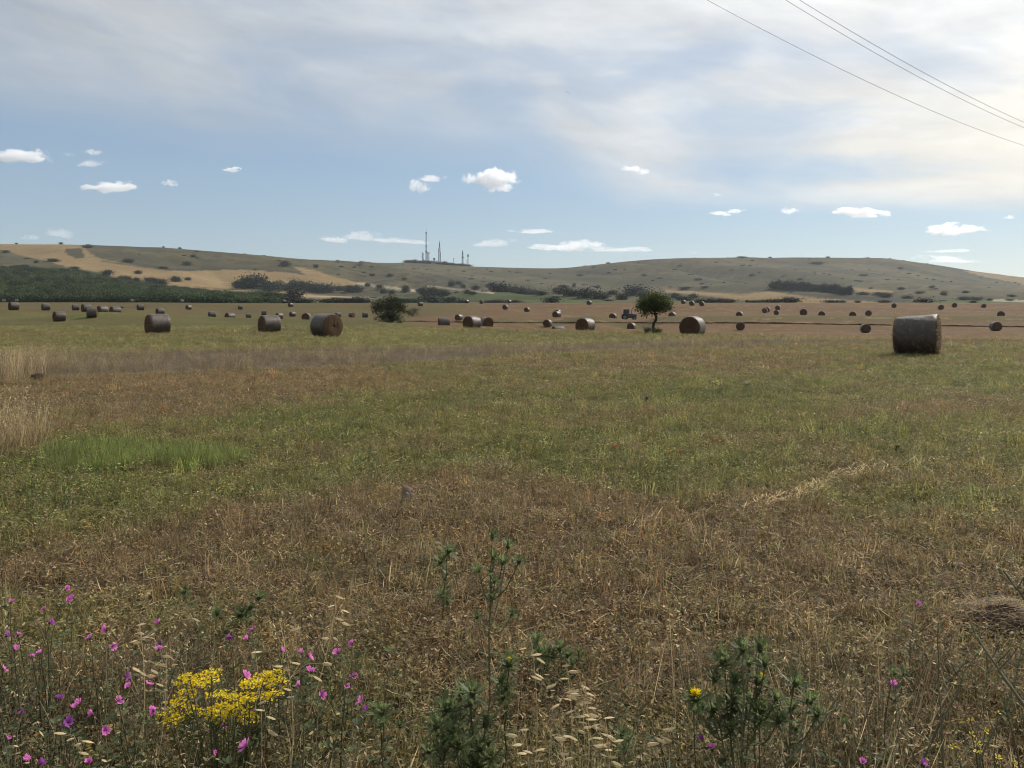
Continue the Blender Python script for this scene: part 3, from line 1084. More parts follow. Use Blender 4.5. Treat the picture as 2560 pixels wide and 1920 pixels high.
for i, b in enumerate(BALES):
    px, tp, bt, w, yaw, hid = b
    d = bale_depth(b)
    if not hid and bt > 760:      # settle on the ground that shows at its foot
        cand = np.linspace(d * .86, min(d * 1.16, 326), 120)
        rr_ = row_of(px, cand)
        e = np.abs(rr_ - bt) + 6.0 * np.abs(cand / d - 1)
        d = float(cand[np.argmin(e)])
        if abs(float(row_of(px, np.array([d]))[0]) - bt) > 2.5: print('BALE', px, bt, row_of(px, np.array([d])), d)
    x = px_u(px) * d
    z = tz(x, d)
    h = (bt - tp) * d / F if not hid else BALE_D
    s = float(np.clip(h / 1.45, .9, 1.25))
    if px == 2292: s = 1.04
    near = d < 100
    root = empty('hay_bale', (x, d, z - .015), R(yaw))
    root.scale = (s, s, s)
    if near:
        a, bb, cfr = BALE_BIG if px == 2292 else BALE_NEAR[i % 3]
        obj('straw_roll', a, M['bale_straw'], root)
        obj('net_wrap', bb, M['bale_wrap'], root)
        lf = obj('loose_straw', cfr, M['straw'], root)
        lf['kind'] = 'stuff'
        root.rotation_euler.z += PI if (i % 2 and px != 2292) else 0
    else:
        a, bb = BALE_FAR[i % 3]
        obj('straw_roll', a, M['bale_straw'], root)
        obj('net_wrap', bb, M['bale_wrap'], root)
    if px in SPECIAL:
        lab = SPECIAL[px]
    else:
        for k in zones:
            if (px, tp) in zones[k]:
                lab = ZTXT[k].format(ordinal(zones[k].index((px, tp)) + 1))
    tag(root, lab, 'hay bale', 'round hay bales on the fields')

# dark bank of turned earth and straw across the brown field
def ridge_line(name, pts, h0, label, mat, seed, thick=.5, gap=.0):
    pxs = np.arange(pts[0][0], pts[-1][0], 3.0)
    mb = MB()
    prev = None
    for p in pxs:
        row = float(np.interp(p, [q[0] for q in pts], [q[1] for q in pts]))
        d = depth_at(p, row, 30, 330)
        x = px_u(p) * d
        n = float(fbm(np.array([p / 22.0 + seed]), np.array([seed * 3.0]), 4, 2)[0])
        h = h0 * (0.35 + 1.2 * n)
        if gap and float(vnoise(np.array([p / 45.0 + seed]), np.array([2.5]), 3)[0]) < gap:
            prev = None
            continue
        z = tz(x, d)
        cur = [(x, d - thick * .25, z - .1), (x, d - thick * .12, z + h * .8), (x, d + thick * .2, z + h), (x, d + thick, z - .1)]
        if prev:
            vs = prev + cur
            mb.face_block(vs, [(0, 4, 5, 1), (1, 5, 6, 2), (2, 6, 7, 3)])
        prev = cur
    o = mb.build(name, mat)
    tag(o, label, None, None, 'structure')
    return o


M['earth'] = plain_material('turned_earth', (0.075, 0.048, 0.030), .95, .05, 0, 3.0, .35, .5)
M['earth_pale'] = plain_material('pale_clods', (0.14, 0.095, 0.055), .95, .05, 0, 3.0, .4, .5)
ridge_line('earth_bank', [(1010, 804), (1120, 806), (1250, 808), (1500, 808), (1900, 809), (2100, 812), (2300, 815), (2700, 820), (3000, 824)], .25, 'long dark furrow bank crossing the brown field', M['earth'], 3.0, .8)
ridge_line('field_edge', [(1900, 842), (2100, 845), (2300, 848), (2700, 856)], .075, 'broken dark edge between the mown and brown fields', M['earth'], 7.0, .5, .5)

# ------------------------------------------------------------------ trees
def crown_mesh(name, lobes, n_clumps, per, leaf, rnd, shell=.55):
    """leaf clumps spread through ellipsoid lobes; lobes: (centre, radii)"""
    rs = np.random.default_rng(rnd)
    vol = np.array([l[1][0] * l[1][1] * l[1][2] for l in lobes]) ** .8
    vol /= vol.sum()
    cs = []
    for i in range(n_clumps):
        c, r = lobes[rs.choice(len(lobes), p=vol)]
        d = rs.normal(size=3); d /= np.linalg.norm(d)
        rad = shell + (1 - shell) * rs.random() ** .5 if rs.random() < .8 else rs.random() * shell
        cs.append(np.array(c) + d * np.array(r) * rad)
    cs = np.array(cs)
    n = n_clumps * per
    cl = np.repeat(np.arange(n_clumps), per)
    spread = leaf * (1.1 + 1.5 * rs.random(n_clumps))
    pos = cs[cl] + rs.normal(size=(n, 3)) * spread[cl][:, None] * np.array([1, 1, .75])
    a = rs.normal(size=(n, 3)); a /= np.linalg.norm(a, axis=1)[:, None]
    b = np.cross(a, rs.normal(size=(n, 3))); b /= np.linalg.norm(b, axis=1)[:, None]
    s = leaf * (.6 + .8 * rs.random(n))[:, None]
    v = np.stack([pos - a * s * .5, pos + b * s * .32, pos + a * s * .55, pos - b * s * .32], 1).reshape(-1, 3)
    q = np.arange(n * 4).reshape(n, 4)
    me = mesh_np(name, v, q, smooth=False)
    bright = (.65 + .7 * rs.random(n_clumps))[cl] * (.75 + .5 * rs.random(n))
    col = np.ones((n, 4, 4), np.float32)
    col[:, :, 0] = bright[:, None]; col[:, :, 1] = 0; col[:, :, 2] = 0
    at = me.color_attributes.new('blade', 'FLOAT_COLOR', 'POINT')
    at.data.foreach_set('color', col.ravel())
    return me


def limb_pts(a, b, n, wob, rs):
    a, b = Vector(a), Vector(b)
    L = (b - a).length
    return [a.lerp(b, i / n) + Vector((rs.uniform(-1, 1), rs.uniform(-1, 1), rs.uniform(-.5, .5))) * (wob * L * math.sin(PI * i / n)) for i in range(n + 1)]


# single-trunk tree: leaning, kinked trunk and a wide ragged head
rs = random.Random(4)
d = depth_at(1633, 829, 30, 120)
d = 60.0
k = d / F      # metres per photo pixel at the tree
base = Vector((px_u(1634) * d, d, tz(px_u(1634) * d, d)))
tr = empty('lollipop_tree', base)
tag(tr, 'small single-trunk tree with a kinked stem and round head in the fields', 'tree')
mb = MB()
P = lambda dx, dr, dy=0.0: Vector((dx * k, dy, max((829 - dr) * k, -.1)))
trunk_path = [P(0, 832), P(1, 822), P(-1, 812, .03), P(1, 803, .05), P(6, 795, .05), P(7, 787, .02), P(4, 780, 0), P(3, 772, 0)]
mb.tube(trunk_path, [.17, .13, .115, .105, .10, .10, .105, .09], 8)
o = mb.build('trunk', M['bark'], tr, smooth=True)
tips = [(-30, 752), (-36, 768), (-14, 742), (6, 738), (24, 748), (34, 762), (12, 752), (-22, 775), (20, 770), (-38, 762), (36, 768)]
for tx, trow in tips:
    m2 = MB()
    st = trunk_path[-1] if rs.random() < .6 else trunk_path[-2]
    m2.tube(limb_pts(st, P(tx, trow, rs.uniform(-.7, .7)), 5, .08, rs), [.055, .045, .035, .025, .018, .01], 5)
    m2.build('limb', M['bark'], tr, smooth=True)
lobes = [(P(-2, 750), (33 * k, 1.0, 16 * k)), (P(-24, 755, -.2), (16 * k, .7, 13 * k)), (P(26, 752, .1), (17 * k, .7, 14 * k)), (P(4, 739), (23 * k, .7, 12 * k)),
         (P(-30, 763, .2), (11 * k, .5, 10 * k)), (P(32, 764, -.2), (11 * k, .5, 10 * k)), (P(-8, 768, .1), (16 * k, .6, 9 * k)), (P(16, 765, .2), (15 * k, .6, 9 * k)),
         (P(-20, 779, .1), (8 * k, .3, 6 * k)), (P(22, 777, .1), (7 * k, .3, 4 * k))]
obj('crown', crown_mesh('crown', lobes, 430, 16, .105, 3, .5), M['leaf_olive'], tr)

# shrubs at its foot
def shrub(name, px, row, d, wpx, hpx, mat, label, seed, cat='shrub', leaf=.06, clumps=90, group=None):
    k = d / F
    x = px_u(px) * d
    r = empty(name, (x, d, tz(x, d)))
    rs = random.Random(seed)
    w, h = wpx * k / 2, hpx * k
    lb = [((0, 0, h * .55), (w * .8, w * .7, h * .42))]
    for i in range(4):
        a = rs.uniform(0, 2 * PI)
        lb.append(((math.cos(a) * w * .5, math.sin(a) * w * .5, h * rs.uniform(.3, .65)), (w * .5, w * .5, h * rs.uniform(.25, .35))))
    for i in range(5):
        m2 = MB()
        a = rs.uniform(0, 2 * PI)
        m2.tube(limb_pts((0, 0, -.03), (math.cos(a) * w * .6, math.sin(a) * w * .6, h * .75), 4, .1, rs), [.03 * h + .008, .02 * h, .015 * h, .01 * h, .005 * h], 5)
        m2.build('stem', M['bark'], r, smooth=True)
    obj('crown', crown_mesh('crown', lb, clumps, 12, leaf, seed), mat, r)
    tag(r, label, cat, group)
    return r


M['leaf_grey'] = plant_material('grey_dry_leaf', (0.13, 0.11, 0.085), trans=.25, rnd=.1)
M['leaf_weed'] = plant_material('weed_leaf', (0.062, 0.090, 0.026), trans=.35, rnd=.2)
shrub('dry_shrub', 1620, 830, 59.5, 20, 17, M['leaf_grey'], 'pale greyish dry shrub at the foot of the single-trunk tree', 21)
shrub('green_shrub', 1643, 829, 59.2, 20, 14, M['leaf_weed'], 'low dark green shrub hugging the base of the kinked trunk', 22)

# multi-stemmed bushy tree
rs = random.Random(8)
d = depth_at(972, 806, 60, 200)
k = d / F
x0 = px_u(972) * d
bt = empty('bushy_tree', (x0, d, tz(x0, d)))
tag(bt, 'dense dark multi-stemmed bushy tree alone in the green field', 'tree')
Q = lambda px, row, dy=0.0: Vector(((px - 972) * k, dy, max((806 - row) * k, -.1)))
for tx, trow in ((-26, 770), (-12, 755), (2, 748), (16, 758), (28, 768), (-34, 780), (34, 782), (-6, 765), (10, 770)):
    m2 = MB()
    m2.tube(limb_pts(Q(972 + rs.uniform(-5, 8), 808), Q(972 + tx, trow, rs.uniform(-1, 1)), 6, .06, rs), [.16, .13, .11, .09, .07, .05, .03], 6)
    m2.build('stem', M['bark'], bt, smooth=True)
lobes = [(Q(971, 768), (36 * k, 1.6, 24 * k)), (Q(948, 765, -.3), (20 * k, 1.1, 18 * k)), (Q(996, 762, .3), (20 * k, 1.1, 18 * k)), (Q(972, 752), (24 * k, 1.0, 13 * k)),
         (Q(938, 772, .3), (12 * k, .7, 10 * k)), (Q(1006, 775, .2), (12 * k, .7, 12 * k)), (Q(960, 788, .2), (16 * k, .8, 10 * k)), (Q(985, 786, .1), (16 * k, .8, 10 * k)),
         (Q(955, 796), (20 * k, .9, 9 * k)), (Q(990, 797), (22 * k, .9, 9 * k)), (Q(983, 742, 0), (12 * k, .6, 7 * k))]
obj('crown', crown_mesh('crown', lobes, 700, 16, .155, 5, .4), M['leaf_dark'], bt)
d2 = depth_at(1033, 791, 60, 260)
shrub('round_shrub', 1032, 791, d2, 34, 24, M['leaf_dark'], 'small round green shrub just beside the bushy tree', 23, leaf=.17, clumps=110)
for i, (px, row, w, h) in enumerate([(965, 806, 12, 9), (1000, 806, 16, 8)]):
    shrub('foot_shrub', px, row, d - .9, w, h, M['leaf_weed'] if i else M['leaf_grey'], ['pale weed clump under the bushy tree', 'low green shrub under the bushy tree beside brown field'][i], 30 + i, leaf=.1, clumps=40)

# far trees: a few shapes, copied
def far_proto(seed, kind):
    rs = np.random.default_rng(seed)
    if kind == 'round':
        lb = [((0, 0, .5), (.44, .42, .44))]
        for i in range(6):
            a = rs.random() * 2 * PI
            lb.append(((math.cos(a) * .26, math.sin(a) * .26, .25 + .5 * rs.random()), (.24, .24, .22)))
    elif kind == 'pine':
        lb = [((0, 0, .6), (.26, .26, .38)), ((.08, 0, .75), (.2, .2, .22)), ((-.1, .05, .4), (.26, .26, .2))]
    elif kind == 'low':
        lb = []
        for i in range(8):
            lb.append((((rs.random() - .5) * .75, (rs.random() - .5) * .5, .25 + .3 * rs.random()), (.2, .2, .24)))
    else:
        lb = [((0, 0, .66), (.4, .4, .26)), ((.15, 0, .8), (.22, .22, .18)), ((-.18, .1, .6), (.26, .26, .2))]
    crown = crown_mesh('crown', lb, 130, 8, .165, seed, .3)
    mb = MB()
    mb.tube([(0, 0, -.12), (.01, 0, .2), (0, .01, .5)], [.05, .04, .02], 6)
    return crown, mb.mesh('trunk', True)


PROTO = {k: [far_proto(100 + 10 * j + i, k) for i in range(3)] for j, k in enumerate(('round', 'pine', 'low', 'open'))}


def far_tree(px, row, wpx, hpx, kind, label, cat='tree', mat='leaf_far', group=None, dmin=338, dmax=1795, name=None, d=None):
    if d is None:
        d = depth_at(px, row, dmin, dmax)
    x = px_u(px) * d
    z = tz(x, d)
    k = d / F
    nm = name or {'round': 'round_tree', 'pine': 'pine_tree', 'low': 'hill_bush', 'open': 'open_tree'}[kind]
    r = empty(nm, (x, d, z), random.uniform(0, 6.28))
    s = wpx * k * 1.06
    r.scale = (s, s, hpx * k * 1.08)
    cr, tk = random.choice(PROTO[kind])
    if (mat, cr.name) not in CROWNS:
        c2 = cr.copy(); c2.materials.clear(); c2.materials.append(M[mat])
        CROWNS[(mat, cr.name)] = c2
    obj('crown', CROWNS[(mat, cr.name)], None, r)
    obj('trunk', tk, M['bark'], r)
    tag(r, label, cat, group)
    return r


CROWNS = {}


def tree_row(items, text, group, kind='round', cat='tree', mat='leaf_far', **kw):
    items = sorted(items)
    for i, it in enumerate(items):
        far_tree(it[0], it[1], it[2], it[3], it[4] if len(it) > 4 else kind, text.format(ordinal(i + 1)), cat, mat, group, **kw)


tree_row([(590, 720, 14, 14), (609, 721.5, 22, 22), (621, 721, 20, 24), (637, 722, 33, 29), (650, 722, 18, 22), (678, 728, 30, 22), (664, 726, 14, 19), (697, 726, 18, 17), (715, 726, 20, 14),
          (733, 727, 16, 22), (749, 727, 24, 20), (763, 727, 20, 20), (780, 730, 18, 20), (792, 731, 22, 18), (803, 718, 8, 7), (821, 732, 25, 20), (848, 727, 13, 10), (875, 730, 26, 15), (892, 731, 22, 15)],
         'dark tree in the grove below the tan wheat field, {} from the left', 'grove below the wheat field')
far_tree(735, 748, 28, 22, 'round', 'round brownish tree standing just below the dark grove', 'tree', 'leaf_brown')
tree_row([(588, 754, 30, 15), (612, 754, 20, 15), (640, 755, 24, 10), (660, 755, 30, 12), (675, 756, 34, 22), (695, 756, 26, 15), (711, 746, 17, 10), (714, 757, 40, 13), (755, 757, 40, 9)],
         'dark bush at the far edge of the left field, {} from the left', 'bushes at the far field edge', 'low', 'bush', name='edge_bush')
tree_row([(824, 757, 26, 9), (848, 757, 26, 12), (872, 757, 28, 11), (894, 757, 24, 14), (910, 757, 22, 10), (1004, 757, 30, 10), (1034, 757, 34, 9), (1077, 757, 34, 18), (1108, 757, 28, 11), (1132, 757, 34, 13), (1152, 757, 20, 7)],
         'dark hedge bush behind the bushy tree, {} from the left', 'hedge behind the bushy tree', 'low', 'bush', name='hedge_bush')
tree_row([(1228, 757, 20, 6), (1248, 757, 24, 7), (1290, 757, 26, 6)], 'reddish low shrub at the brown field edge, {} from the left', 'reddish shrubs at the field edge', 'low', 'shrub', 'leaf_brown', name='reddish_shrub')
tree_row([(14, 632, 12, 6), (41, 609.5, 4, 3.4), (90, 658, 7, 6), (132, 655, 18, 8), (152, 610, 6, 5), (218, 620, 12, 6), (268, 687, 17, 11), (311, 701, 20, 11), (321, 656, 14, 9), (342, 703, 10, 9), (344, 685, 11, 8),
          (375, 704, 18, 10), (398, 713, 24, 15), (408, 672, 14, 6), (408.5, 618.5, 4, 3), (441, 704, 16, 13), (449, 620.5, 5, 3.4), (468, 663, 14, 8), (469, 701, 9, 7), (482, 643, 8, 6), (713, 666, 15, 13), (789, 669, 8, 8),
          (60, 668, 14, 6), (185, 673, 14, 6)],
         'lone dark bush on the left hill, {} from the left', 'scattered bushes on the left hill', 'low', 'bush')
tree_row([(918, 717, 9, 8), (948, 722, 11, 9), (959, 734, 12, 11), (979, 735, 11, 8), (1013, 732, 13, 15), (1044, 729, 8, 6), (1062, 739, 18, 16), (1080, 739, 18, 18), (1097, 739, 20, 14), (1112, 740, 16, 12), (1129, 716, 13, 11),
          (1146, 712, 10, 8), (1158, 720, 8, 8), (1168, 734, 12, 8), (1182, 736, 12, 7), (1190, 724, 13, 9), (930, 690, 9, 5), (975, 692, 10, 6), (1011, 700, 8, 5)],
         'dark tree on the slope below the masts, {} from the left', 'trees on the slope below the masts')
tree_row([(1227, 720, 16, 11), (1247, 730, 34, 19), (1268, 730, 20, 13), (1290, 732, 28, 13), (1308, 734, 24, 11), (1329, 736, 24, 9), (1402, 736, 28, 17), (1422, 740, 22, 15), (1439, 740, 22, 11), (1467, 744, 30, 19), (1492, 746, 26, 15),
          (1510, 748, 13, 10), (1553, 750, 20, 14), (1585, 737, 38, 19), (1410, 719, 10, 6), (1435, 718, 6, 8), (1494, 721, 10, 7), (1378, 757, 27, 12), (1355, 738, 20, 9), (1530, 738, 16, 10), (1606, 742, 18, 12)],
         'dark valley tree between masts and single-trunk tree, {} from the left', 'trees along the valley')
tree_row([(1688, 742, 15, 9), (1700, 751, 18, 10), (1716, 752, 18, 10), (1731, 746, 15, 11), (1750, 757, 22, 9), (1775, 758, 24, 10), (1800, 758, 24, 10), (1825, 758, 22, 9), (1888, 758, 26, 7), (1905, 759, 20, 7), (1920, 760, 20, 9), (1940, 760, 20, 10),
          (1968, 760, 16, 14), (1982, 761, 26, 13), (2079, 762, 26, 7), (2105, 762, 11, 7), (2144, 762, 9, 6), (2209, 763, 18, 7), (2311, 762, 30, 13), (2433, 763, 11, 6)],
         'dark bush along the far edge of the brown field, {} from the left', 'bushes along the brown field edge', 'low', 'bush', name='edge_bush')
tree_row([(2158, 738, 16, 8), (2193, 739, 14, 8), (2213, 743, 19, 11), (2270, 746, 18, 7), (2360, 739, 10, 10), (2408, 750, 15, 8), (2437, 750, 22, 8), (2474, 752, 9, 6), (2253, 724, 10, 6), (2300, 733, 14, 5), (2330, 720, 9, 5), (2415, 733, 9, 6), (2530, 742, 12, 6), (1715, 722, 22, 5), (1762, 720, 14, 4)],
         'small dark bush low on the right hill, {} from the left', 'bushes low on the right hill', 'low', 'bush')
tree_row([(1855, 645, 14, 4), (1925, 645, 5, 3), (2070, 645.5, 6, 4), (1520, 659, 6, 3), (1700, 665, 7, 3), (1880, 690, 9, 4), (2040, 660, 20, 5), (1745, 700, 12, 4), (1610, 690, 8, 4), (1450, 690, 10, 4), (2250, 672, 9, 4), (2160, 690, 12, 4), (2000, 700, 10, 4)],
         'tiny dark bush high on the right hill, {} from the left', 'bushes high on the right hill', 'low', 'bush', name='crest_bush')
pines = []
for i in range(25):
    px = 1931 + 8.1 * i + random.uniform(-2, 2)
    pines.append((px, 721 + .082 * (px - 1931) + random.uniform(-.8, 1.6), random.uniform(11, 15), random.uniform(12, 18)))
tree_row(pines, 'dark pine in the dense plantation on the right hill, {} from the left', 'pine plantation on the right hill', 'pine', 'tree', 'leaf_pine')
mt = []
for i in range(19):
    px = 1019 + 8.4 * i + random.uniform(-2, 2)
    mt.append((px, 661 + .03 * max(px - 1110, 0), random.uniform(9, 15), random.uniform(5, 8.5) * (1 if px < 1130 else .7)))
tree_row(mt, 'dark skyline tree around the foot of the masts, {} from the left', 'trees around the masts', 'low', 'tree', 'leaf_pine', name='skyline_tree', d=1742.0)

# orchard: front row as trees, the rows behind as one mass
front = []
for i in range(27):
    px = 8 + 21.3 * i + random.uniform(-4, 4)
    front.append((px, 756.5, random.uniform(21, 29), random.uniform(13, 18)))
tree_row(front, 'green orchard tree in the front row beyond the left field, {} from the left', 'front row of the orchard', 'round', 'tree', 'leaf_orchard', name='orchard_tree', d=352.0)


def instancer(name, pts, rots, scls, idxs, tints, protos, mat, label, cat):
    """one object of kind stuff that scatters small plants over the ground"""
    me = bpy.data.meshes.new(name)
    n = len(pts)
    me.vertices.add(n)
    me.vertices.foreach_set('co', np.asarray(pts, np.float32).ravel())
    a = me.attributes.new('rot', 'FLOAT_VECTOR', 'POINT'); a.data.foreach_set('vector', np.asarray(rots, np.float32).ravel())
    scls = np.asarray(scls, np.float32)
    if scls.ndim == 1: scls = np.repeat(scls[:, None], 3, 1)
    a = me.attributes.new('scl', 'FLOAT_VECTOR', 'POINT'); a.data.foreach_set('vector', scls.ravel())
    a = me.attributes.new('pick', 'INT', 'POINT'); a.data.foreach_set('value', np.asarray(idxs, np.int32))
    c = np.ones((n, 4), np.float32); c[:, :3] = tints
    a = me.attributes.new('tint', 'FLOAT_COLOR', 'POINT'); a.data.foreach_set('color', c.ravel())
    col = bpy.data.collections.new(name + '_shapes')
    for i, pm in enumerate(protos):
        if len(pm.materials) == 0: pm.materials.append(mat)
        po = bpy.data.objects.new('%s_shape_%02d' % (name, i), pm)
        col.objects.link(po)
    ng = bpy.data.node_groups.new(name + '_scatter', 'GeometryNodeTree')
    ng.interface.new_socket('Geometry', in_out='INPUT', socket_type='NodeSocketGeometry')
    ng.interface.new_socket('Geometry', in_out='OUTPUT', socket_type='NodeSocketGeometry')
    N, L = ng.nodes, ng.links
    gi, go = N.new('NodeGroupInput'), N.new('NodeGroupOutput')
    ci = N.new('GeometryNodeCollectionInfo')
    ci.inputs['Collection'].default_value = col
    ci.inputs['Separate Children'].default_value = True
    ci.inputs['Reset Children'].default_value = True
    m2p = N.new('GeometryNodeMeshToPoints')
    L.new(gi.outputs[0], m2p.inputs[0])
    ip = N.new('GeometryNodeInstanceOnPoints')
    L.new(m2p.outputs[0], ip.inputs['Points'])
    L.new(ci.outputs[0], ip.inputs['Instance'])
    ip.inputs['Pick Instance'].default_value = True
    def named(nm, typ):
        nd = N.new('GeometryNodeInputNamedAttribute')
        nd.data_type = typ
        nd.inputs['Name'].default_value = nm
        return nd.outputs['Attribute']
    L.new(named('pick', 'INT'), ip.inputs['Instance Index'])
    rv = named('rot', 'FLOAT_VECTOR')
    e2r = N.new('FunctionNodeEulerToRotation')
    L.new(rv, e2r.inputs[0])
    L.new(e2r.outputs[0], ip.inputs['Rotation'])
    L.new(named('scl', 'FLOAT_VECTOR'), ip.inputs['Scale'])
    L.new(ip.outputs[0], go.inputs[0])
    o = obj(name, me)
    md = o.modifiers.new('scatter', 'NODES')
    md.node_group = ng
    tag(o, label, cat, None, 'stuff')
    return o


M['orchard_i'] = plant_material('orchard_mass_leaf', (0, 0, 0), trans=.25, instancer=True, rnd=.25)
rs = np.random.default_rng(9)
gx, gy = np.meshgrid(np.arange(-560, -60, 5.2), np.arange(358, 760, 9.0))
gx = (gx + rs.normal(size=gx.shape) * .9).ravel(); gy = (gy + rs.normal(size=gy.shape) * .8).ravel()
gz = terrain(gx, gy)
gpx = 1280 + F * gx / gy; grow = HOR - F * (gz - CAMH) / gy
keep = (rs.random(gx.shape) < .86) & (gpx > -260) & (gpx < 705) & in_poly(gpx, np.minimum(grow, 756.5), ORCHARD)
gx, gy, gz = gx[keep], gy[keep], gz[keep]
no = len(gx)
op = np.stack([gx, gy, gz - .1], 1)
orr = np.stack([np.zeros(no), np.zeros(no), rs.random(no) * 6.28], 1)
so = rs.uniform(2.9, 4.6, no)
os_ = np.stack([so, so, so * rs.uniform(.6, .9, no)], 1)
oi_ = rs.integers(0, 3, no)
bo = rs.uniform(.5, 1.5, no)
ot = np.array((.046, .064, .024)) * bo[:, None]
opm = []
for c_, t_ in PROTO['round']:
    c2 = c_.copy(); c2.materials.clear(); opm.append(c2)
instancer('orchard', op, orr, os_, oi_, ot, opm, M['orchard_i'], 'green orchard rows covering the lower left slope', 'orchard')

# ------------------------------------------------------------------ masts on the ridge
M['steel'] = plain_material('mast_steel', (0.022, 0.026, 0.034), .7, .2, 0)
M['concrete'] = plain_material('concrete', (0.22, 0.21, 0.20), .9, .2, 0, .8, .2)
M['roof_dark'] = plain_material('dark_roof', (0.09, 0.08, 0.08), .9, .2)
M['pane_dark'] = plain_material('dark_pane', (0.02, 0.025, 0.03), .15, .6)
DM = 1728.0
KM = DM / F


def mast_root(name, px, label):
    x = px_u(px) * DM
    z = tz(x, DM)
    r = empty(name, (x, DM, z))
    tag(r, label, 'mast', 'antenna masts on the ridge')
    return r, z


def z_of(row, z0):
    return CAMH + (HOR - row) / F * DM - z0


def lattice(root, h, w0, w1, n, leg=.24, brace=.11, name='lattice'):
    """four legs with cross bracing, each leg and each bay of bracing a part"""
    cs = [(-1, -1), (1, -1), (1, 1), (-1, 1)]
    for a, b in cs:
        mb = MB()
        mb.tube([(a * w0 / 2, b * w0 / 2, -1.0), (a * w1 / 2, b * w1 / 2, h)], [leg, leg * .8], 5)
        mb.build('leg', M['steel'], root)
    mb = MB()
    for i in range(n):
        t0, t1 = i / n, (i + 1) / n
        wa = (w0 + (w1 - w0) * t0) / 2; wb = (w0 + (w1 - w0) * t1) / 2
        for k in range(4):
            a, b = cs[k], cs[(k + 1) % 4]
            mb.tube([(a[0] * wa, a[1] * wa, h * t0), (b[0] * wb, b[1] * wb, h * t1)], brace, 4)
            mb.tube([(b[0] * wa, b[1] * wa, h * t0), (a[0] * wb, a[1] * wb, h * t1)], brace, 4)
            mb.tube([(a[0] * wb, a[1] * wb, h * t1), (b[0] * wb, b[1] * wb, h * t1)], brace, 4)
    mb.build('bracing', M['steel'], root)


def panel_ring(root, z, r, n, h, nm='antenna_panel'):
    for k in range(n):
        a = 2 * PI * k / n + .4
        mb = MB()
        mb.box((math.cos(a) * r, math.sin(a) * r, z), (.7, .7, h), rot=(0, 0, a))
        mb.build(nm, M['steel'], root)


def drum(root, z, ang, r, rad):
    mb = MB()
    c = Vector((math.cos(ang) * r, math.sin(ang) * r, z))
    mb.tube([c - Vector((math.cos(ang), math.sin(ang), 0)) * .6, c + Vector((math.cos(ang), math.sin(ang), 0)) * .7], [rad * .7, rad], 12)
    mb.build('dish', M['steel'], root)


r, z0 = mast_root('antenna_mast', 1065.3, 'tallest thin antenna mast with a spike, on the ridge')
hh = z_of(581, z0)
lattice(r, hh, 1.9, 1.5, 34, .22, .09)
mb = MB(); mb.tube([(0, 0, hh), (0, 0, hh + 6), (0, 0, z_of(568, z0))], [.3, .2, .08], 6); mb.build('spike', M['steel'], r)
for zr, n in ((582, 3), (616, 3), (629, 4)):
    panel_ring(r, z_of(zr, z0), 1.5, n, 2.4)
r, z0 = mast_root('relay_mast', 1057, 'short mast crowded with drum antennas, first from the left')
lattice(r, z_of(631, z0), 2.4, 1.4, 9, .22, .1)
for i, (zr, a) in enumerate(((634, 3.3), (637, -.2), (640, 2.9), (643, -1.2), (645, 3.6), (648, .2))):
    drum(r, z_of(zr, z0), a, 1.5, 1.1)
r, z0 = mast_root('platform_tower', 1070.5, 'squat tower with a wide platform top beside the tallest mast')
lattice(r, z_of(633, z0), 4.4, 3.4, 6, .26, .12)
mb = MB(); mb.box((0, 0, z_of(632.4, z0)), (7.0, 7.0, 1.3)); mb.build('platform', M['steel'], r)
r, z0 = mast_root('lattice_tower', 1098.8, 'tapering lattice tower with stacked antennas, second tallest')
hh = z_of(617, z0)
lattice(r, hh, 6.2, 1.9, 12, .3, .13)
mb = MB(); mb.tube([(0, 0, hh), (0, 0, z_of(611, z0)), (0, 0, z_of(602, z0))], [1.2, 1.0, .15], 8); mb.build('aerial', M['steel'], r)
for i, (zr, a) in enumerate(((623, 3.3), (627, 2.8), (630, 3.5), (632, -.3), (636, .2), (640, 3.2), (640.5, -.1))):
    drum(r, z_of(zr, z0), a, 1.9, 1.25)
r, z0 = mast_root('small_pole_mast', 1134.5, 'small pole mast alone in the gap between the towers')
mb = MB(); mb.tube([(0, 0, -1), (0, 0, z_of(645.5, z0))], [.6, .45], 8); mb.build('pole', M['steel'], r)
panel_ring(r, z_of(646.5, z0), .8, 3, 1.5)
r, z0 = mast_root('panel_tower', 1156.5, 'stout tower with a ring of panels halfway up')
lattice(r, z_of(628, z0), 3.2, 1.6, 12, .3, .16)
panel_ring(r, z_of(643.5, z0), 1.7, 6, 3.4)
panel_ring(r, z_of(634, z0), 1.0, 4, 4.0)
mb = MB(); mb.box((0, 0, z_of(627, z0)), (2.6, 2.6, .8)); mb.build('platform', M['steel'], r)
r, z0 = mast_root('short_whip_mast', 1165.5, 'thin short whip mast between two towers at the ridge end')
mb = MB(); mb.tube([(0, 0, -1), (0, 0, z_of(650, z0))], [.45, .3], 6); mb.build('pole', M['steel'], r)
r, z0 = mast_root('pole_tower', 1170, 'straight pole tower, last of the masts on the ridge')
mb = MB(); mb.tube([(0, 0, -1), (0, 0, z_of(636, z0))], [.85, .7], 8); mb.build('pole', M['steel'], r)
panel_ring(r, z_of(639, z0), 1.0, 5, 5.0)
x = px_u(1083) * DM
b = empty('relay_building', (x, DM, tz(x, DM)))
tag(b, 'small pale relay building with a dish between the masts', 'building')
mb = MB(); mb.box((0, 0, 2.6), (8.5, 6, 7.2)); mb.build('wall', M['concrete'], b)
mb = MB(); mb.box((0, 0, 6.45), (9.1, 6.6, .5)); mb.build('roof', M['roof_dark'], b)
for wx in (-2.4, 0.2, 2.6):
    mb = MB(); mb.box((wx, -3.03, 3.8), (1.3, .1, 1.3)); mb.build('window', M['pane_dark'], b)
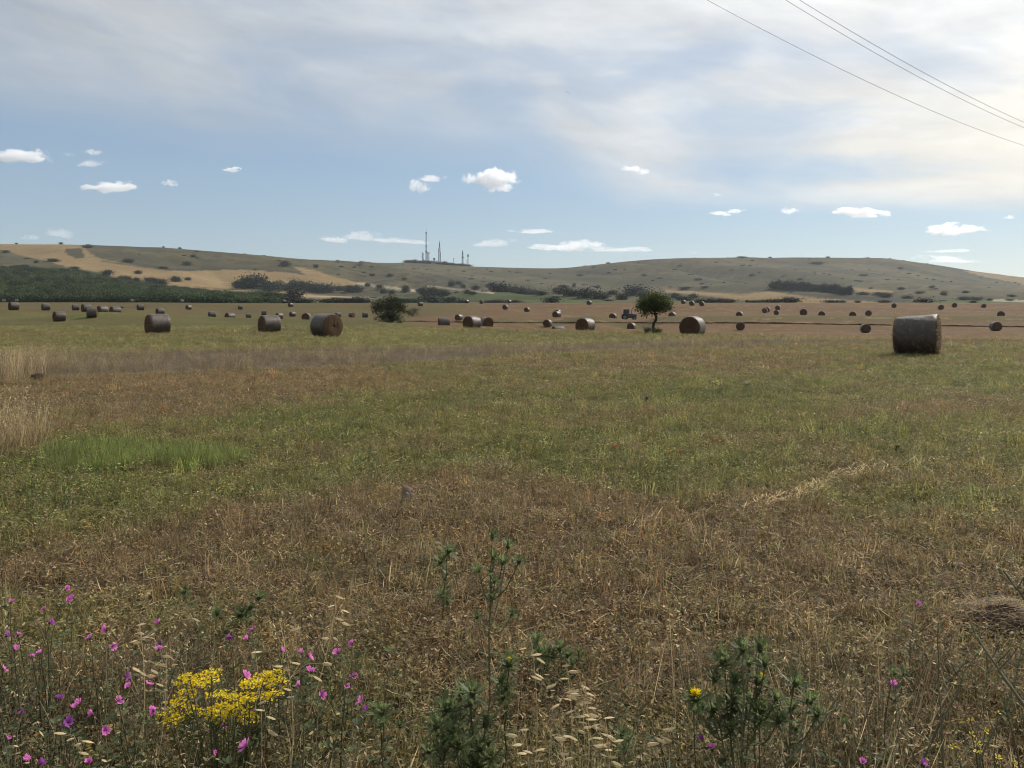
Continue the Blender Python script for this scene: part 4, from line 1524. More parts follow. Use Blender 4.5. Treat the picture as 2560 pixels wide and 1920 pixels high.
mb = MB(); mb.tube([(2, 0, 6.7), (2, 0, 10.5)], .35, 6); mb.build('dish_post', M['steel'], b)
mb = MB(); mb.tube([(2, -.9, 10.6), (2, .2, 10.4), (2, .5, 10.3)], [2.3, 1.7, .5], 14); mb.build('dish', M['steel'], b)

# ------------------------------------------------------------------ tractor
M['tractor_blue'] = plain_material('tractor_paint', (0.020, 0.028, 0.075), .3, .5, 0, 6.0, .15)
M['tyre'] = plain_material('tyre', (0.014, 0.014, 0.015), .85, .3)
M['rim'] = plain_material('rim', (0.16, 0.15, 0.13), .5, .4)
M['dark_metal'] = plain_material('dark_metal', (0.022, 0.022, 0.025), .5, .4)
M['cab_roof'] = plain_material('cab_roof', (0.13, 0.15, 0.17), .4, .5)


def glass_material():
    m, t, out = mat_base('cab_glass')
    g = t.node('ShaderNodeBsdfPrincipled')
    g.inputs['Base Color'].default_value = (.03, .05, .05, 1)
    g.inputs['Roughness'].default_value = .05
    tr = t.node('ShaderNodeBsdfTransparent')
    tr.inputs[0].default_value = (.55, .66, .68, 1)
    mx = t.node('ShaderNodeMixShader')
    mx.inputs[0].default_value = .55
    t.l.new(tr.outputs[0], mx.inputs[1]); t.l.new(g.outputs[0], mx.inputs[2])
    t.l.new(mx.outputs[0], out.inputs[0])
    return m


M['cab_glass'] = glass_material()
dt = 186.0
xt = px_u(1570.5) * dt
tr_ = empty('tractor', (xt, dt, tz(xt, dt)), R(-6))
tag(tr_, 'dark blue tractor with a glazed cab at work beside a half-hidden bale', 'tractor')


def wheel(cx, cy, rad, wid):
    mb = MB()
    n = 26
    prof = [(-.5, .55), (-.5, .86), (-.36, 1.0), (.36, 1.0), (.5, .86), (.5, .55)]
    vs, fs = [], []
    for i in range(n):
        a = 2 * PI * i / n
        for w_, r_ in prof:
            rr = rad * r_ * (1.0 if i % 2 or r_ < .95 else .955)
            vs.append((cx + math.cos(a) * rr, cy + w_ * wid, rad + math.sin(a) * rr))
    m_ = len(prof)
    for i in range(n):
        j = (i + 1) % n
        for k in range(m_):
            k2 = (k + 1) % m_
            fs.append((i * m_ + k, j * m_ + k, j * m_ + k2, i * m_ + k2))
    mb.face_block(vs, fs)
    w = mb.build('wheel', M['tyre'], tr_)
    mb = MB()
    mb.tube([(cx, cy - wid * .3, rad), (cx, cy, rad), (cx, cy + wid * .3, rad)], [rad * .56, rad * .35, rad * .56], 18)
    mb.build('rim', M['rim'], w)


for s_ in (-1, 1):
    wheel(-.75, s_ * .68, .72, .42)
    wheel(1.35, s_ * .66, .46, .30)
mb = MB(); mb.box((.35, 0, .72), (2.9, .5, .42)); mb.build('chassis', M['dark_metal'], tr_)
mb = MB()
mb.prism([(.15, .92), (1.75, .86), (1.86, 1.0), (1.82, 1.30), (1.2, 1.42), (.15, 1.5)], -.34, .34)
bn = mb.build('bonnet', M['tractor_blue'], tr_)
mb = MB(); mb.box((1.865, 0, 1.08), (.05, .46, .3)); mb.build('grille', M['dark_metal'], bn)
for s_ in (-1, 1):
    mb = MB(); mb.tube([(1.84, s_ * .22, 1.27), (1.9, s_ * .22, 1.26)], [.07, .07], 10); mb.build('headlight', M['cab_roof'], bn)
    mb = MB()
    mb.prism([(-1.55, .95), (-1.42, 1.3), (-1.05, 1.52), (-.45, 1.52), (-.1, 1.3), (.02, 1.0), (-.12, 1.02), (-.22, 1.24), (-.5, 1.42), (-1.0, 1.42), (-1.33, 1.24), (-1.45, .95)], s_ * .5 - .0, s_ * .9)
    mb.build('mudguard', M['tractor_blue'], tr_)
cab = empty('cab', (0, 0, 0)); cab.parent = tr_
for px_, py_ in ((-1.05, -.5), (-1.05, .5), (.2, -.5), (.2, .5), (-.45, -.52), (-.45, .52)):
    mb = MB(); mb.tube([(px_ * 1.0, py_, 1.45), (px_ * .9 - .03, py_ * .94, 2.36)], .045, 6); mb.build('post', M['dark_metal'], cab)
mb = MB(); mb.box((-.45, 0, 1.25), (1.4, .94, .5)); mb.build('cab_body', M['tractor_blue'], cab)
mb = MB()
mb.prism([(-1.15, 2.36), (.3, 2.36), (.36, 2.42), (.26, 2.5), (-.2, 2.54), (-1.02, 2.5), (-1.2, 2.42)], -.58, .58)
mb.build('cab_roof', M['cab_roof'], cab)
for s_ in (-1, 1):
    mb = MB(); mb.box((-.45, s_ * .5, 1.92), (1.12, .02, .82)); mb.build('pane', M['cab_glass'], cab)
mb = MB(); mb.box((.17, 0, 1.92), (.02, .9, .82)); mb.build('pane', M['cab_glass'], cab)
mb = MB(); mb.box((-1.0, 0, 1.92), (.02, .9, .82)); mb.build('pane', M['cab_glass'], cab)
mb = MB(); mb.box((-.55, 0, 1.6), (.45, .5, .12)); mb.box((-.75, 0, 1.85), (.1, .46, .5)); mb.build('seat', M['dark_metal'], cab)
mb = MB(); mb.tube([(.75, .3, 1.3), (.75, .3, 2.2), (.7, .3, 2.32)], .05, 8); mb.build('exhaust', M['dark_metal'], tr_)
mb = MB(); mb.tube([(-1.2, -.3, .6), (-1.75, -.28, .55)], .05, 6); mb.tube([(-1.2, .3, .6), (-1.75, .28, .55)], .05, 6); mb.tube([(-1.75, -.3, .55), (-1.75, .3, .55)], .05, 6)
mb.build('hitch', M['dark_metal'], tr_)

# ------------------------------------------------------------------ overhead wires
M['wire'] = plain_material('wire', (0.13, 0.13, 0.14), .5, .4, .4)
WIRE_H = 8.2


def wire(samples, label):
    """samples: pixels along the wire; it hangs over a straight line on the ground"""
    # straight ground line through the first and last sample at wire height
    def g(px, row, h):
        v = (HOR - row) / F
        dd = (h - CAMH) / v
        return Vector((px_u(px) * dd, dd))
    a = g(*samples[0], WIRE_H + .55)
    b = g(*samples[-1], WIRE_H)
    n = Vector((-(b - a).y, (b - a).x)).normalized()
    ts, zs = [], []
    for px, row in samples:
        u = px_u(px)
        # ray (u,1)*dd meets the line a + s(b-a)
        dd = (n.x * a.x + n.y * a.y) / (n.x * u + n.y)
        p = Vector((u * dd, dd))
        ts.append((p - a).dot((b - a).normalized()))
        zs.append(CAMH + (HOR - row) / F * dd)
    co = np.polyfit(ts, zs, 2)
    co[0] = max(co[0], .0009)
    dirv = (b - a).normalized()
    mb = MB()
    pts = []
    for s in np.linspace(min(ts) - 22, max(ts) + 30, 50):
        p = a + dirv * s
        pts.append((p.x, p.y, float(np.polyval(co, s))))
    mb.tube(pts, .0062, 6)
    o = mb.build('power_line', M['wire'], smooth=True)
    tag(o, label, 'wire', 'overhead wires')


c2 = lambda x, y: (1280 + x / 1.728, y / 1.728)
wire([c2(840, -4), c2(1005, 88), c2(1170, 172), c2(1500, 337), c2(1830, 487), c2(2030, 562), c2(2212, 630)], 'lowest overhead wire, lying apart from the other two across the sky')
wire([c2(1180, -4), c2(1400, 133), c2(1600, 248), c2(1900, 405), c2(2212, 552)], 'lower of the two close parallel overhead wires in the sky')
wire([c2(1237, -4), c2(1450, 128), c2(1650, 240), c2(1940, 400), c2(2212, 528)], 'upper of the two close parallel overhead wires in the sky')

# ------------------------------------------------------------------ bird
M['feather'] = plain_material('feather', (0.16, 0.15, 0.14), .9, .1)
mb = MB()
L = [(-.16, 0), (-.12, .022), (-.05, .035), (.03, .03), (.09, .02), (.13, .012), (.16, .003)]
n = 8
vs, fs = [], []
for x_, r_ in L:
    for i in range(n):
        a = 2 * PI * i / n
        vs.append((x_, math.cos(a) * r_, math.sin(a) * r_ * .9))
for i in range(len(L) - 1):
    for k in range(n):
        fs.append((i * n + k, i * n + (k + 1) % n, (i + 1) * n + (k + 1) % n, (i + 1) * n + k))
mb.face_block(vs, fs)
for s_ in (-1, 1):
    w = [(.06, .02 * s_, .01), (.1, .16 * s_, .12), (.03, .34 * s_, .07), (-.06, .3 * s_, .06), (-.02, .15 * s_, .1), (-.05, .02 * s_, .01)]
    mb.face_block(w + [(p[0], p[1], p[2] + .008) for p in w], [(0, 1, 4, 5), (1, 2, 3, 4), (6, 11, 10, 7), (7, 10, 9, 8), (0, 6, 7, 1), (1, 7, 8, 2), (2, 8, 9, 3), (3, 9, 10, 4), (4, 10, 11, 5)])
mb.face_block([(-.14, .01, 0), (-.24, .05, 0), (-.24, -.05, 0), (-.14, -.01, 0), (-.14, 0, .012)], [(0, 1, 2, 3), (0, 4, 1), (3, 2, 4), (4, 2, 1)])
p = at_px(1418, 231, 75.0)
o = mb.build('bird', M['feather'], None, smooth=False, loc=p, rot=(R(25), R(-10), R(70)), scl=.62)
tag(o, 'tiny grey bird in flight high in the sky', 'bird')

# ------------------------------------------------------------------ small fair-weather clouds (beyond the haze)
def cloud_material(name, dens, fluff):
    """ragged vapour: noise eats into an egg-shaped body with a flatter base"""
    m, t, out = mat_base(name)
    tcn = t.node('ShaderNodeTexCoord')
    oi = t.node('ShaderNodeObjectInfo')
    sx = t.node('ShaderNodeSeparateXYZ')
    t.l.new(tcn.outputs['Object'], sx.inputs[0])
    x, y, z = sx.outputs
    seed = t.mul(oi.outputs['Random'], 61.0)
    p = t.xyz(t.add(t.mul(x, 1.7), seed), y, t.sub(z, seed))
    n = t.noise(p, 1.3, 6.0, .62)
    zl = t.math('MINIMUM', t.mul(z, 1.0), t.mul(z, 1.7))
    r2 = t.add(t.mul(x, x), t.add(t.mul(y, y), t.mul(zl, zl)))
    f = t.add(t.mul(t.sub(n, .5), fluff), t.sub(.52, r2))
    v = t.node('ShaderNodeVolumePrincipled')
    v.inputs['Color'].default_value = (.99, .99, .995, 1)
    t.l.new(t.smooth(f, 0.0, .22, 0.0, dens), v.inputs['Density'])
    v.inputs['Anisotropy'].default_value = .45
    t.l.new(v.outputs[0], out.inputs['Volume'])
    return m


CLM = {k: cloud_material('cloud_' + k, dv, fl) for k, dv, fl in (('thick', .017, 3.9), ('mid', .010, 4.3), ('thin', .0055, 4.4), ('faint', .0028, 4.4))}
import bmesh
_bm = bmesh.new()
bmesh.ops.create_icosphere(_bm, subdivisions=3, radius=1.25)
CLOUD_ME = bpy.data.meshes.new('cloud_body')
_bm.to_mesh(CLOUD_ME); _bm.free()


def cloud(px, row, wpx, hpx, dens, label, seed, d=9000.0):
    k = d / F
    rs = random.Random(seed)
    if dens not in CLOUD_SHAPES:
        me = CLOUD_ME.copy(); me.materials.append(CLM[dens]); CLOUD_SHAPES[dens] = me
    sx, sz = wpx * k / 2 * 1.42, hpx * k / 2 * 1.42
    o = obj('cloud', CLOUD_SHAPES[dens], loc=at_px(px, row, d), rot=(0, rs.uniform(-.06, .1), 0), scl=(sx, (sx + sz) / 2, sz))
    tag(o, label, 'cloud', 'small clouds low in the sky')


CLOUD_SHAPES = {}
CLOUDS = [
    (48, 394, 112, 40, 'thick', 'large bright white cloud cut by the left edge'), (96, 392, 22, 30, 'mid', 'small upright horn of cloud joined to the large left cloud'),
    (232, 382, 36, 17, 'mid', 'small peaked white cloud above a thin flat one'), (226, 411, 70, 13, 'thin', 'thin flat white cloud under the small peaked one'),
    (172, 387, 26, 10, 'faint', 'faint slanting wisp beside the large left cloud'), (124, 401, 15, 20, 'faint', 'faint upright wisp just past the large left cloud'),
    (278, 471, 106, 27, 'thick', 'long flat-bottomed white cloud over the left hill'), (426, 459, 34, 18, 'mid', 'small cone-shaped white cloud over the left hill'),
    (583, 425, 42, 15, 'thick', 'small oval white cloud alone in blue sky'), (1048, 470, 46, 32, 'mid', 'lower left fragment of the broken cloud above the masts'),
    (1080, 448, 56, 18, 'mid', 'upper fragment of the broken cloud above the masts'), (1176, 450, 36, 28, 'mid', 'small cloud tail beside the biggest white cloud'),
    (1243, 452, 98, 54, 'thick', 'biggest bright white cloud in the middle of the sky'), (1250, 472, 60, 28, 'mid', 'ragged lower lobe of the biggest white cloud'),
    (1580, 424, 56, 15, 'mid', 'bright slanting sliver of cloud under the veil edge'), (1608, 431, 32, 13, 'mid', 'right tip of the bright slanting cloud sliver'),
    (1790, 487, 26, 8, 'thin', 'tiny faint cloud dash above the small twin clouds'), (1800, 535, 46, 11, 'mid', 'left half of the small twin cloud streak'),
    (1838, 529, 40, 12, 'mid', 'right half of the small twin cloud streak'), (1974, 529, 36, 19, 'mid', 'small tilted white cloud over the right hill'),
    (2150, 534, 112, 28, 'thick', 'flat lens-shaped white cloud over the right hill'), (2385, 577, 114, 34, 'mid', 'grey-based oval cloud low above the right hill'),
    (2524, 544, 20, 12, 'mid', 'tiny round cloud near the right edge'), (1330, 580, 104, 11, 'thin', 'long thin streak of cloud right of the masts'),
    (1238, 610, 92, 20, 'faint', 'pale hazy cloud bank just right of the masts'), (1385, 621, 120, 18, 'thin', 'left end of the low cloud bank over the saddle'),
    (1455, 617, 100, 30, 'thin', 'humped middle of the low cloud bank over the saddle'), (1560, 626, 130, 15, 'faint', 'thin right end of the low cloud bank over the saddle'),
    (835, 601, 70, 17, 'thin', 'small low cloud left of the masts'), (905, 592, 80, 26, 'faint', 'hazy low cloud hump left of the masts'), (985, 603, 140, 15, 'faint', 'flat hazy cloud reaching behind the tallest mast'),
    (150, 587, 62, 26, 'faint', 'faint low cloud above the wheat field crest'), (76, 595, 44, 14, 'faint', 'very faint low cloud near the left skyline'),
    (2360, 650, 130, 18, 'faint', 'faint low cloud behind the right hill slope'), (2380, 628, 110, 8, 'faint', 'faint streak of cloud above the right hill slope'), (1737, 632, 18, 10, 'faint', 'tiny faint puff low over the right hill'),
]
for i, c_ in enumerate(CLOUDS):
    cloud(*c_, seed=200 + i, d=9000.0 + 160 * i)

# ------------------------------------------------------------------ what grows on the ground
def tuft(kind, seed):
    rs = random.Random(seed)
    mb = MB()
    U = rs.uniform
    if kind == 'litter':            # lying straws and broken stubble
        for i in range(13):
            a = U(0, 2 * PI); x, y = U(-.11, .11), U(-.11, .11); z = U(.004, .04)
            L = U(.03, .12)
            mb.blade((x, y, z), (x + math.cos(a) * L, y + math.sin(a) * L, z + U(-.004, .04)), U(.0025, .005), U(-.006, .006), Vector((0, 0, 1)), (U(.55, 1.5), U(.1, .95) ** 1.6, 0))
        for i in range(12):
            x, y = U(-.11, .11), U(-.11, .11)
            mb.blade((x, y, -.01), (x + U(-.03, .03), y + U(-.03, .03), U(.03, .085)), U(.003, .006), .004, None, (U(.4, 1.3), U(0, .7) ** 2, 0))
        for i in range(8):
            x, y = U(-.11, .11), U(-.11, .11); a = U(0, 2 * PI)
            mb.leaf((x, y, U(.005, .04)), (math.cos(a), math.sin(a), U(-.2, .6)), (U(-.5, .5), U(-.5, .5), 1), U(.012, .028), U(.007, .014), (U(.4, 1.4), U(0, .5) ** 2, 0), 0, .1)
    elif kind == 'clover':          # low leafy plants, some leaves dried
        for i in range(9):
            x, y = U(-.10, .10), U(-.10, .10); h = U(.03, .10); lx, ly = x + U(-.03, .03), y + U(-.03, .03)
            mb.blade((x, y, -.01), (lx, ly, h), .0022, .006, None, (U(.5, .9), U(0, .3), 0))
            for k in range(3):
                a = U(0, 2 * PI)
                mb.leaf((lx, ly, h - U(0, .02)), (math.cos(a), math.sin(a), U(-.25, .6)), (U(-.4, .4), U(-.4, .4), 1), U(.012, .024), U(.008, .014), (U(.5, 1.5), U(0, .55) ** 2.2, 0), 0, .12)
    elif kind == 'weed':            # dry branching weed with small seed heads
        for i in range(8):
            x, y = U(-.07, .07), U(-.07, .07); h = U(.06, .15)
            tx, ty = x + U(-.05, .05), y + U(-.05, .05)
            mb.blade((x, y, -.01), (tx, ty, h), .0028, .01, None, (U(.4, .9), U(.0, .4), 0), seg=3)
            for k in range(4):
                f = U(.4, 1.0); a = U(0, 2 * PI)
                p = Vector((x, y, 0)).lerp(Vector((tx, ty, h)), f)
                mb.leaf(p, (math.cos(a), math.sin(a), U(0, 1)), (U(-1, 1), U(-1, 1), U(.2, 1)), U(.012, .026), U(.004, .009), (U(.5, 1.5), U(0, .8) ** 2, 0), 0, .1)
    elif kind == 'grass':           # fine upright blades
        for i in range(20):
            x, y = U(-.06, .06), U(-.06, .06); h = U(.07, .18); a = U(0, 2 * PI); l = U(.01, .07)
            mb.blade((x, y, -.01), (x + math.cos(a) * l, y + math.sin(a) * l, h), U(.0025, .005), U(.005, .025), None, (U(.6, 1.4), U(0, .6) ** 3, 0), seg=3)
    elif kind == 'tall':            # tall dry grass, heads nodding, unit height about 0.55 m
        for i in range(16):
            x, y = U(-.10, .10), U(-.10, .10); h = U(.3, .55); a = U(-.6, .8) + PI; l = U(.05, .22)
            tip = Vector((x + math.cos(a) * l, y + math.sin(a) * l, h))
            mb.blade((x, y, -.02), tip, U(.003, .005), U(.01, .05), None, (U(.5, 1.2), U(.1, .9), 0), seg=3)
            if i % 2:
                for k in range(4):
                    p = Vector((x, y, 0)).lerp(tip, U(.72, 1.0))
                    mb.leaf(p, (U(-1, 1), U(-1, 1), U(-.8, .3)), (U(-1, 1), U(-1, 1), 1), U(.016, .028), U(.004, .008), (U(.8, 1.5), U(.6, 1), 0), 0, .1)
        for i in range(10):
            x, y = U(-.10, .10), U(-.10, .10); a = U(0, 2 * PI)
            mb.blade((x, y, -.02), (x + math.cos(a) * U(.03, .16), y + math.sin(a) * U(.03, .16), U(.12, .3)), U(.003, .006), .03, None, (U(.35, 1), U(0, .6), 0), seg=3)
    elif kind == 'scrub':           # greyish twiggy weeds, unit height about 0.35 m
        for i in range(9):
            x, y = U(-.08, .08), U(-.08, .08); h = U(.16, .36); a = U(0, 2 * PI); l = U(.02, .12)
            tip = Vector((x + math.cos(a) * l, y + math.sin(a) * l, h))
            mb.blade((x, y, -.02), tip, .0035, .015, None, (U(.4, .8), U(0, .4), 0), seg=3)
            for k in range(7):
                p = Vector((x, y, 0)).lerp(tip, U(.3, 1.0)); a2 = U(0, 2 * PI)
                mb.leaf(p, (math.cos(a2), math.sin(a2), U(-.2, .9)), (U(-1, 1), U(-1, 1), 1), U(.014, .032), U(.004, .009), (U(.45, 1.5), U(0, .7) ** 3.0, 0), 0, .1)
            if U(0, 1) < .5:
                for k in range(2):
                    a2 = U(0, 2 * PI)
                    mb.leaf(tip, (math.cos(a2), math.sin(a2), .6), (U(-1, 1), U(-1, 1), 1), .020, .008, (U(.7, 1.3), U(.2, .8), 0), 0, .1)
    return mb.mesh('tuft_' + kind)


KINDS = ['litter'] * 4 + ['clover'] * 4 + ['weed'] * 3 + ['grass'] * 3
SHAPES = [tuft(k, 300 + i) for i, k in enumerate(KINDS)]
rs = np.random.default_rng(21)


def sample_zone(d0, d1, dens, extra=1.7):
    """even random points over the visible wedge between two distances, with a margin on both sides"""
    hw = .77
    area = hw * (d1 * d1 - d0 * d0) + 2 * extra * (d1 - d0)
    n = int(area * dens)
    y = np.sqrt(rs.random(n * 2) * (d1 * d1 - d0 * d0) + d0 * d0)
    w = hw * y + extra
    x = (rs.random(n * 2) * 2 - 1) * w
    keep = np.arange(n * 2) < n
    return x[keep], y[keep]


gx, gy, gs = [], [], []
for d0, d1, dens, sc in ((1.7, 4.5, 330, 1.0), (4.5, 8, 210, 1.05), (8, 14, 110, 1.2), (14, 22, 48, 1.5), (22, 36, 22, 1.9), (36, 60, 9, 2.4), (60, 90, 3.0, 2.8)):
    x, y = sample_zone(d0, d1, dens)
    gx.append(x); gy.append(y); gs.append(np.full(len(x), sc))
gx = np.concatenate(gx); gy = np.concatenate(gy); gs = np.concatenate(gs)
gz = terrain(gx, gy)
px = 1280 + F * gx / gy
row = HOR - F * (gz - CAMH) / gy
g = greenness(px, row, gx, gy)
tint = field_tint(gx, gy, gz)
u = rs.random(len(gx))
kind = np.where(u < .42 - .30 * np.clip(g, 0, 1), 0, np.where(u < .78, 1, np.where(u < .90, 2, 3)))
offs = np.array([0, 4, 8, 11]); cnt = np.array([4, 4, 3, 3])
pick = offs[kind] + (rs.random(len(gx)) * cnt[kind]).astype(int)
j = rs.normal(size=(len(gx), 1)) * .42
warm = rs.normal(size=len(gx)) * .12
tint = tint * np.exp(j) * np.stack([1 + warm, np.ones(len(gx)), 1 - warm], 1)
# some plants of the other colour everywhere
oth = rs.random(len(gx))
tint = np.where((oth < .13)[:, None], C_OLIVE * 1.1, tint)
tint = np.where((oth > .90)[:, None], C_BROWN * 1.25, tint)
tint = np.clip(tint * 1.5, 0, 1)
scl = gs * rs.uniform(.65, 1.3, len(gx))
zs = scl * np.where(gy > 14, .62, .9)
rot = np.stack([rs.normal(size=len(gx)) * .12, rs.normal(size=len(gx)) * .12, rs.random(len(gx)) * 6.283], 1)
keep = (strip_mask(gx, gy) < .6) & ~((gy > 80) & (px > 1300))
instancer('grass', np.stack([gx, gy, gz - .004], 1)[keep], rot[keep], np.stack([scl, scl, zs], 1)[keep], pick[keep], tint[keep], SHAPES, M['grass_i'],
          'short dry clover, grass and stubble covering the mown field', 'grass')

# unmown strip of grey dry weeds
SH2 = [tuft('scrub', 400 + i) for i in range(4)] + [tuft('tall', 410 + i) for i in range(3)]
n = 60000
y = 15 + 43 * rs.random(n) ** .8
x = (rs.random(n) * 2 - 1) * (.82 * y)
k = (rs.random(n) < strip_mask(x, y) * np.clip(.35 + 2.2 * (fbm(x / 1.6, y / 2.2, 3, 4) - .35), .12, 1)) & (y > 15)
x, y = x[k], y[k]
z = terrain(x, y)
n = len(x)
px = 1280 + F * x / y
lf = sstep(500, 0, px)                        # tall straw grass towards the left end
pk = np.where(rs.random(n) < .08 + .08 * lf, 4 + (rs.random(n) * 3).astype(int), (rs.random(n) * 4).astype(int))
tn = C_WEED * 1.2 * np.exp(rs.normal(size=(n, 1)) * .28)
tn = np.where((rs.random(n) < .22)[:, None], C_OLIVE * .9, tn)
sc = rs.uniform(.6, 1.15, n) * (.70 + .1 * lf)
instancer('dry_weeds', np.stack([x, y, z], 1), np.stack([rs.normal(size=n) * .15, rs.normal(size=n) * .15, rs.random(n) * 6.28], 1), np.stack([sc * 1.2, sc * 1.2, sc], 1), pk, tn, SH2, M['grass_i'],
          'unmown strip of grey-brown dry weeds between the fields', 'weeds')


def patch(name, poly_px, n, protos, tintfn, smin, smax, label, cat, seed, d0, d1, dens_soft=None):
    r = np.random.default_rng(seed)
    pts = []
    y = d0 + (d1 - d0) * r.random(n * 6)
    xl = min(p[0] for p in poly_px); xh = max(p[0] for p in poly_px)
    pxx = xl + (xh - xl) * r.random(n * 6)
    x = px_u(pxx) * y
    z = terrain(x, y)
    rw = HOR - F * (z - CAMH) / y
    k = in_poly(pxx + 60 * (fbm(x / .6, y / .6, 2, 3) - .5), rw + 22 * (fbm(x / .5, y / .5, 2, 5) - .5), poly_px)
    x, y, z = x[k][:n], y[k][:n], z[k][:n]
    m = len(x)
    sc = r.uniform(smin, smax, m)
    instancer(name, np.stack([x, y, z], 1), np.stack([r.normal(size=m) * .14, r.normal(size=m) * .14, r.random(m) * 6.28], 1), sc, (r.random(m) * len(protos)).astype(int),
              tintfn(m, r), protos, M['grass_i'], label, cat)


SH3 = [tuft('grass', 500 + i) for i in range(4)]
patch('green_grass', [(130, 1130), (200, 1118), (420, 1130), (600, 1150), (620, 1165), (500, 1180), (330, 1172), (240, 1192), (120, 1180)], 850, SH3,
      lambda m, r: np.array((.150, .190, .052)) * np.exp(r.normal(size=(m, 1)) * .35), .45, 1.35, 'lush bright green grass patch in the mown field', 'grass', 31, 7.5, 11)
SH4 = [tuft('tall', 520 + i) for i in range(4)]
patch('tall_dry_grass', [(-160, 1105), (40, 1100), (130, 1112), (110, 1130), (20, 1150), (-160, 1170)], 85, SH4,
      lambda m, r: np.array((.20, .145, .085)) * np.exp(r.normal(size=(m, 1)) * .25), .6, 1.4, 'tall pale dry grass at the left edge, above the green patch', 'grass', 32, 8, 11.5)
patch('straw_grass', [(-160, 900), (90, 905), (130, 930), (60, 962), (-160, 970)], 110, SH4,
      lambda m, r: np.array((.22, .155, .085)) * np.exp(r.normal(size=(m, 1)) * .25), .8, 1.7, 'tall golden straw grass far left beyond the dry weeds', 'grass', 33, 17, 30)

# rank growth along the near verge
SH5 = [tuft('scrub', 540 + i) for i in range(4)] + [tuft('grass', 545 + i) for i in range(3)] + [tuft('tall', 550)]
n = 1900
y = 2.05 + 1.75 * rs.random(n)
x = (rs.random(n) * 2 - 1) * (.76 * y + .8)
px = 1280 + F * x / y
k = rs.random(n) < np.clip(.95 - .30 * (y - 2.0) - .35 * ((px > 900) & (px < 1100)) + .18 * (px < 900) + .10 * (px > 1700) - .30 * ((px > 900) & (px < 1750)), .06, 1)
x, y = x[k], y[k]
z = terrain(x, y)
n = len(x)
tn = np.where((rs.random(n) < .6)[:, None], np.array((.080, .090, .040)), np.array((.145, .108, .066))) * np.exp(rs.normal(size=(n, 1)) * .25)
pk = np.where(rs.random(n) < .08, 7, (rs.random(n) * 7).astype(int))
sc = rs.uniform(.5, .95, n)
instancer('verge_weeds', np.stack([x, y, z], 1), np.stack([rs.normal(size=n) * .15, rs.normal(size=n) * .15, rs.random(n) * 6.28], 1), sc, pk, tn, SH5, M['grass_i'],
          'tangled grey-green weeds along the near verge', 'weeds')

# loose straw dropped in a line by the baler
mb = MB()
r = random.Random(77)
line = [(1560, 1335), (1700, 1290), (1900, 1268), (1985, 1245), (2090, 1200), (2190, 1178), (2400, 1130)]
for i in range(760):
    t = r.random()
    pxx = 1560 + (2330 - 1560) * t
    rw = float(np.interp(pxx, [p[0] for p in line], [p[1] for p in line])) + r.gauss(0, 4 + 16 * abs(t - .62))
    pxx += r.gauss(0, 14)
    if abs(t - .62) > .17 and r.random() < .82: continue
    d = (CAMH - 0.0) * F / (rw - HOR)
    x0 = px_u(pxx) * d
    z0 = tz(x0, d) + r.uniform(.01, .05)
    a = r.gauss(.5, .7)
    L = r.uniform(.06, .2)
    mb.blade((x0, d, z0), (x0 + math.cos(a) * L, d + math.sin(a) * L, z0 + r.uniform(-.01, .05)), r.uniform(.004, .008), .01, Vector((0, 0, 1)), (r.uniform(.9, 1.9), .7, 0))
o = mb.build('straw_line', M['straw'])
tag(o, 'thin line of pale loose straw lying across the mown field', 'straw', None, 'stuff')

# far scrub that freckles the hills
n = 2200
y = 420 + 1340 * rs.random(n) ** .75
x = (rs.random(n) * 2 - 1) * .78 * y
z = terrain(x, y)
px = 1280 + F * x / y; row = HOR - F * (z - CAMH) / y
dens = np.clip((fbm(x / 60., y / 25., 4, 2) - .50) * 5.5, 0, 1) * .8
dens = dens + .55 * np.clip((fbm(x / 25., y / 140., 3, 6) - .60) * 6, 0, 1)
for p in WHEAT: dens = np.where(in_poly(px, row, p), 0, dens)
dens = np.where(in_poly(px, row, ORCHARD), 0, dens)
k = rs.random(n) < dens
x, y, z = x[k], y[k], z[k]; n = len(x)
s = rs.uniform(.8, 2.7, n) * (1 + .3 * (y > 1200))
lp = []
for c_, t_ in PROTO['low']:
    c2 = c_.copy(); c2.materials.clear(); lp.append(c2)
instancer('hill_scrub', np.stack([x, y, z - .1], 1), np.stack([np.zeros(n), np.zeros(n), rs.random(n) * 6.28], 1), np.stack([s * 1.5, s * 1.5, s * rs.uniform(.35, .6, n)], 1), (rs.random(n) * 3).astype(int),
          np.array((.032, .035, .019)) * np.exp(rs.normal(size=(n, 1)) * .25), lp, M['orchard_i'], 'low dark scrub freckling the bare hills', 'scrub')

# ------------------------------------------------------------------ plants of the near verge
M['mallow_stem'] = plant_material('mallow_stem', (0.072, 0.070, 0.040), trans=.25, rnd=.15)
M['mallow_leaf'] = plant_material('mallow_leaf', (0.060, 0.080, 0.032), trans=.35, rnd=.2)
M['calyx'] = plant_material('calyx', (0.070, 0.085, 0.035), trans=.2, rnd=.1)


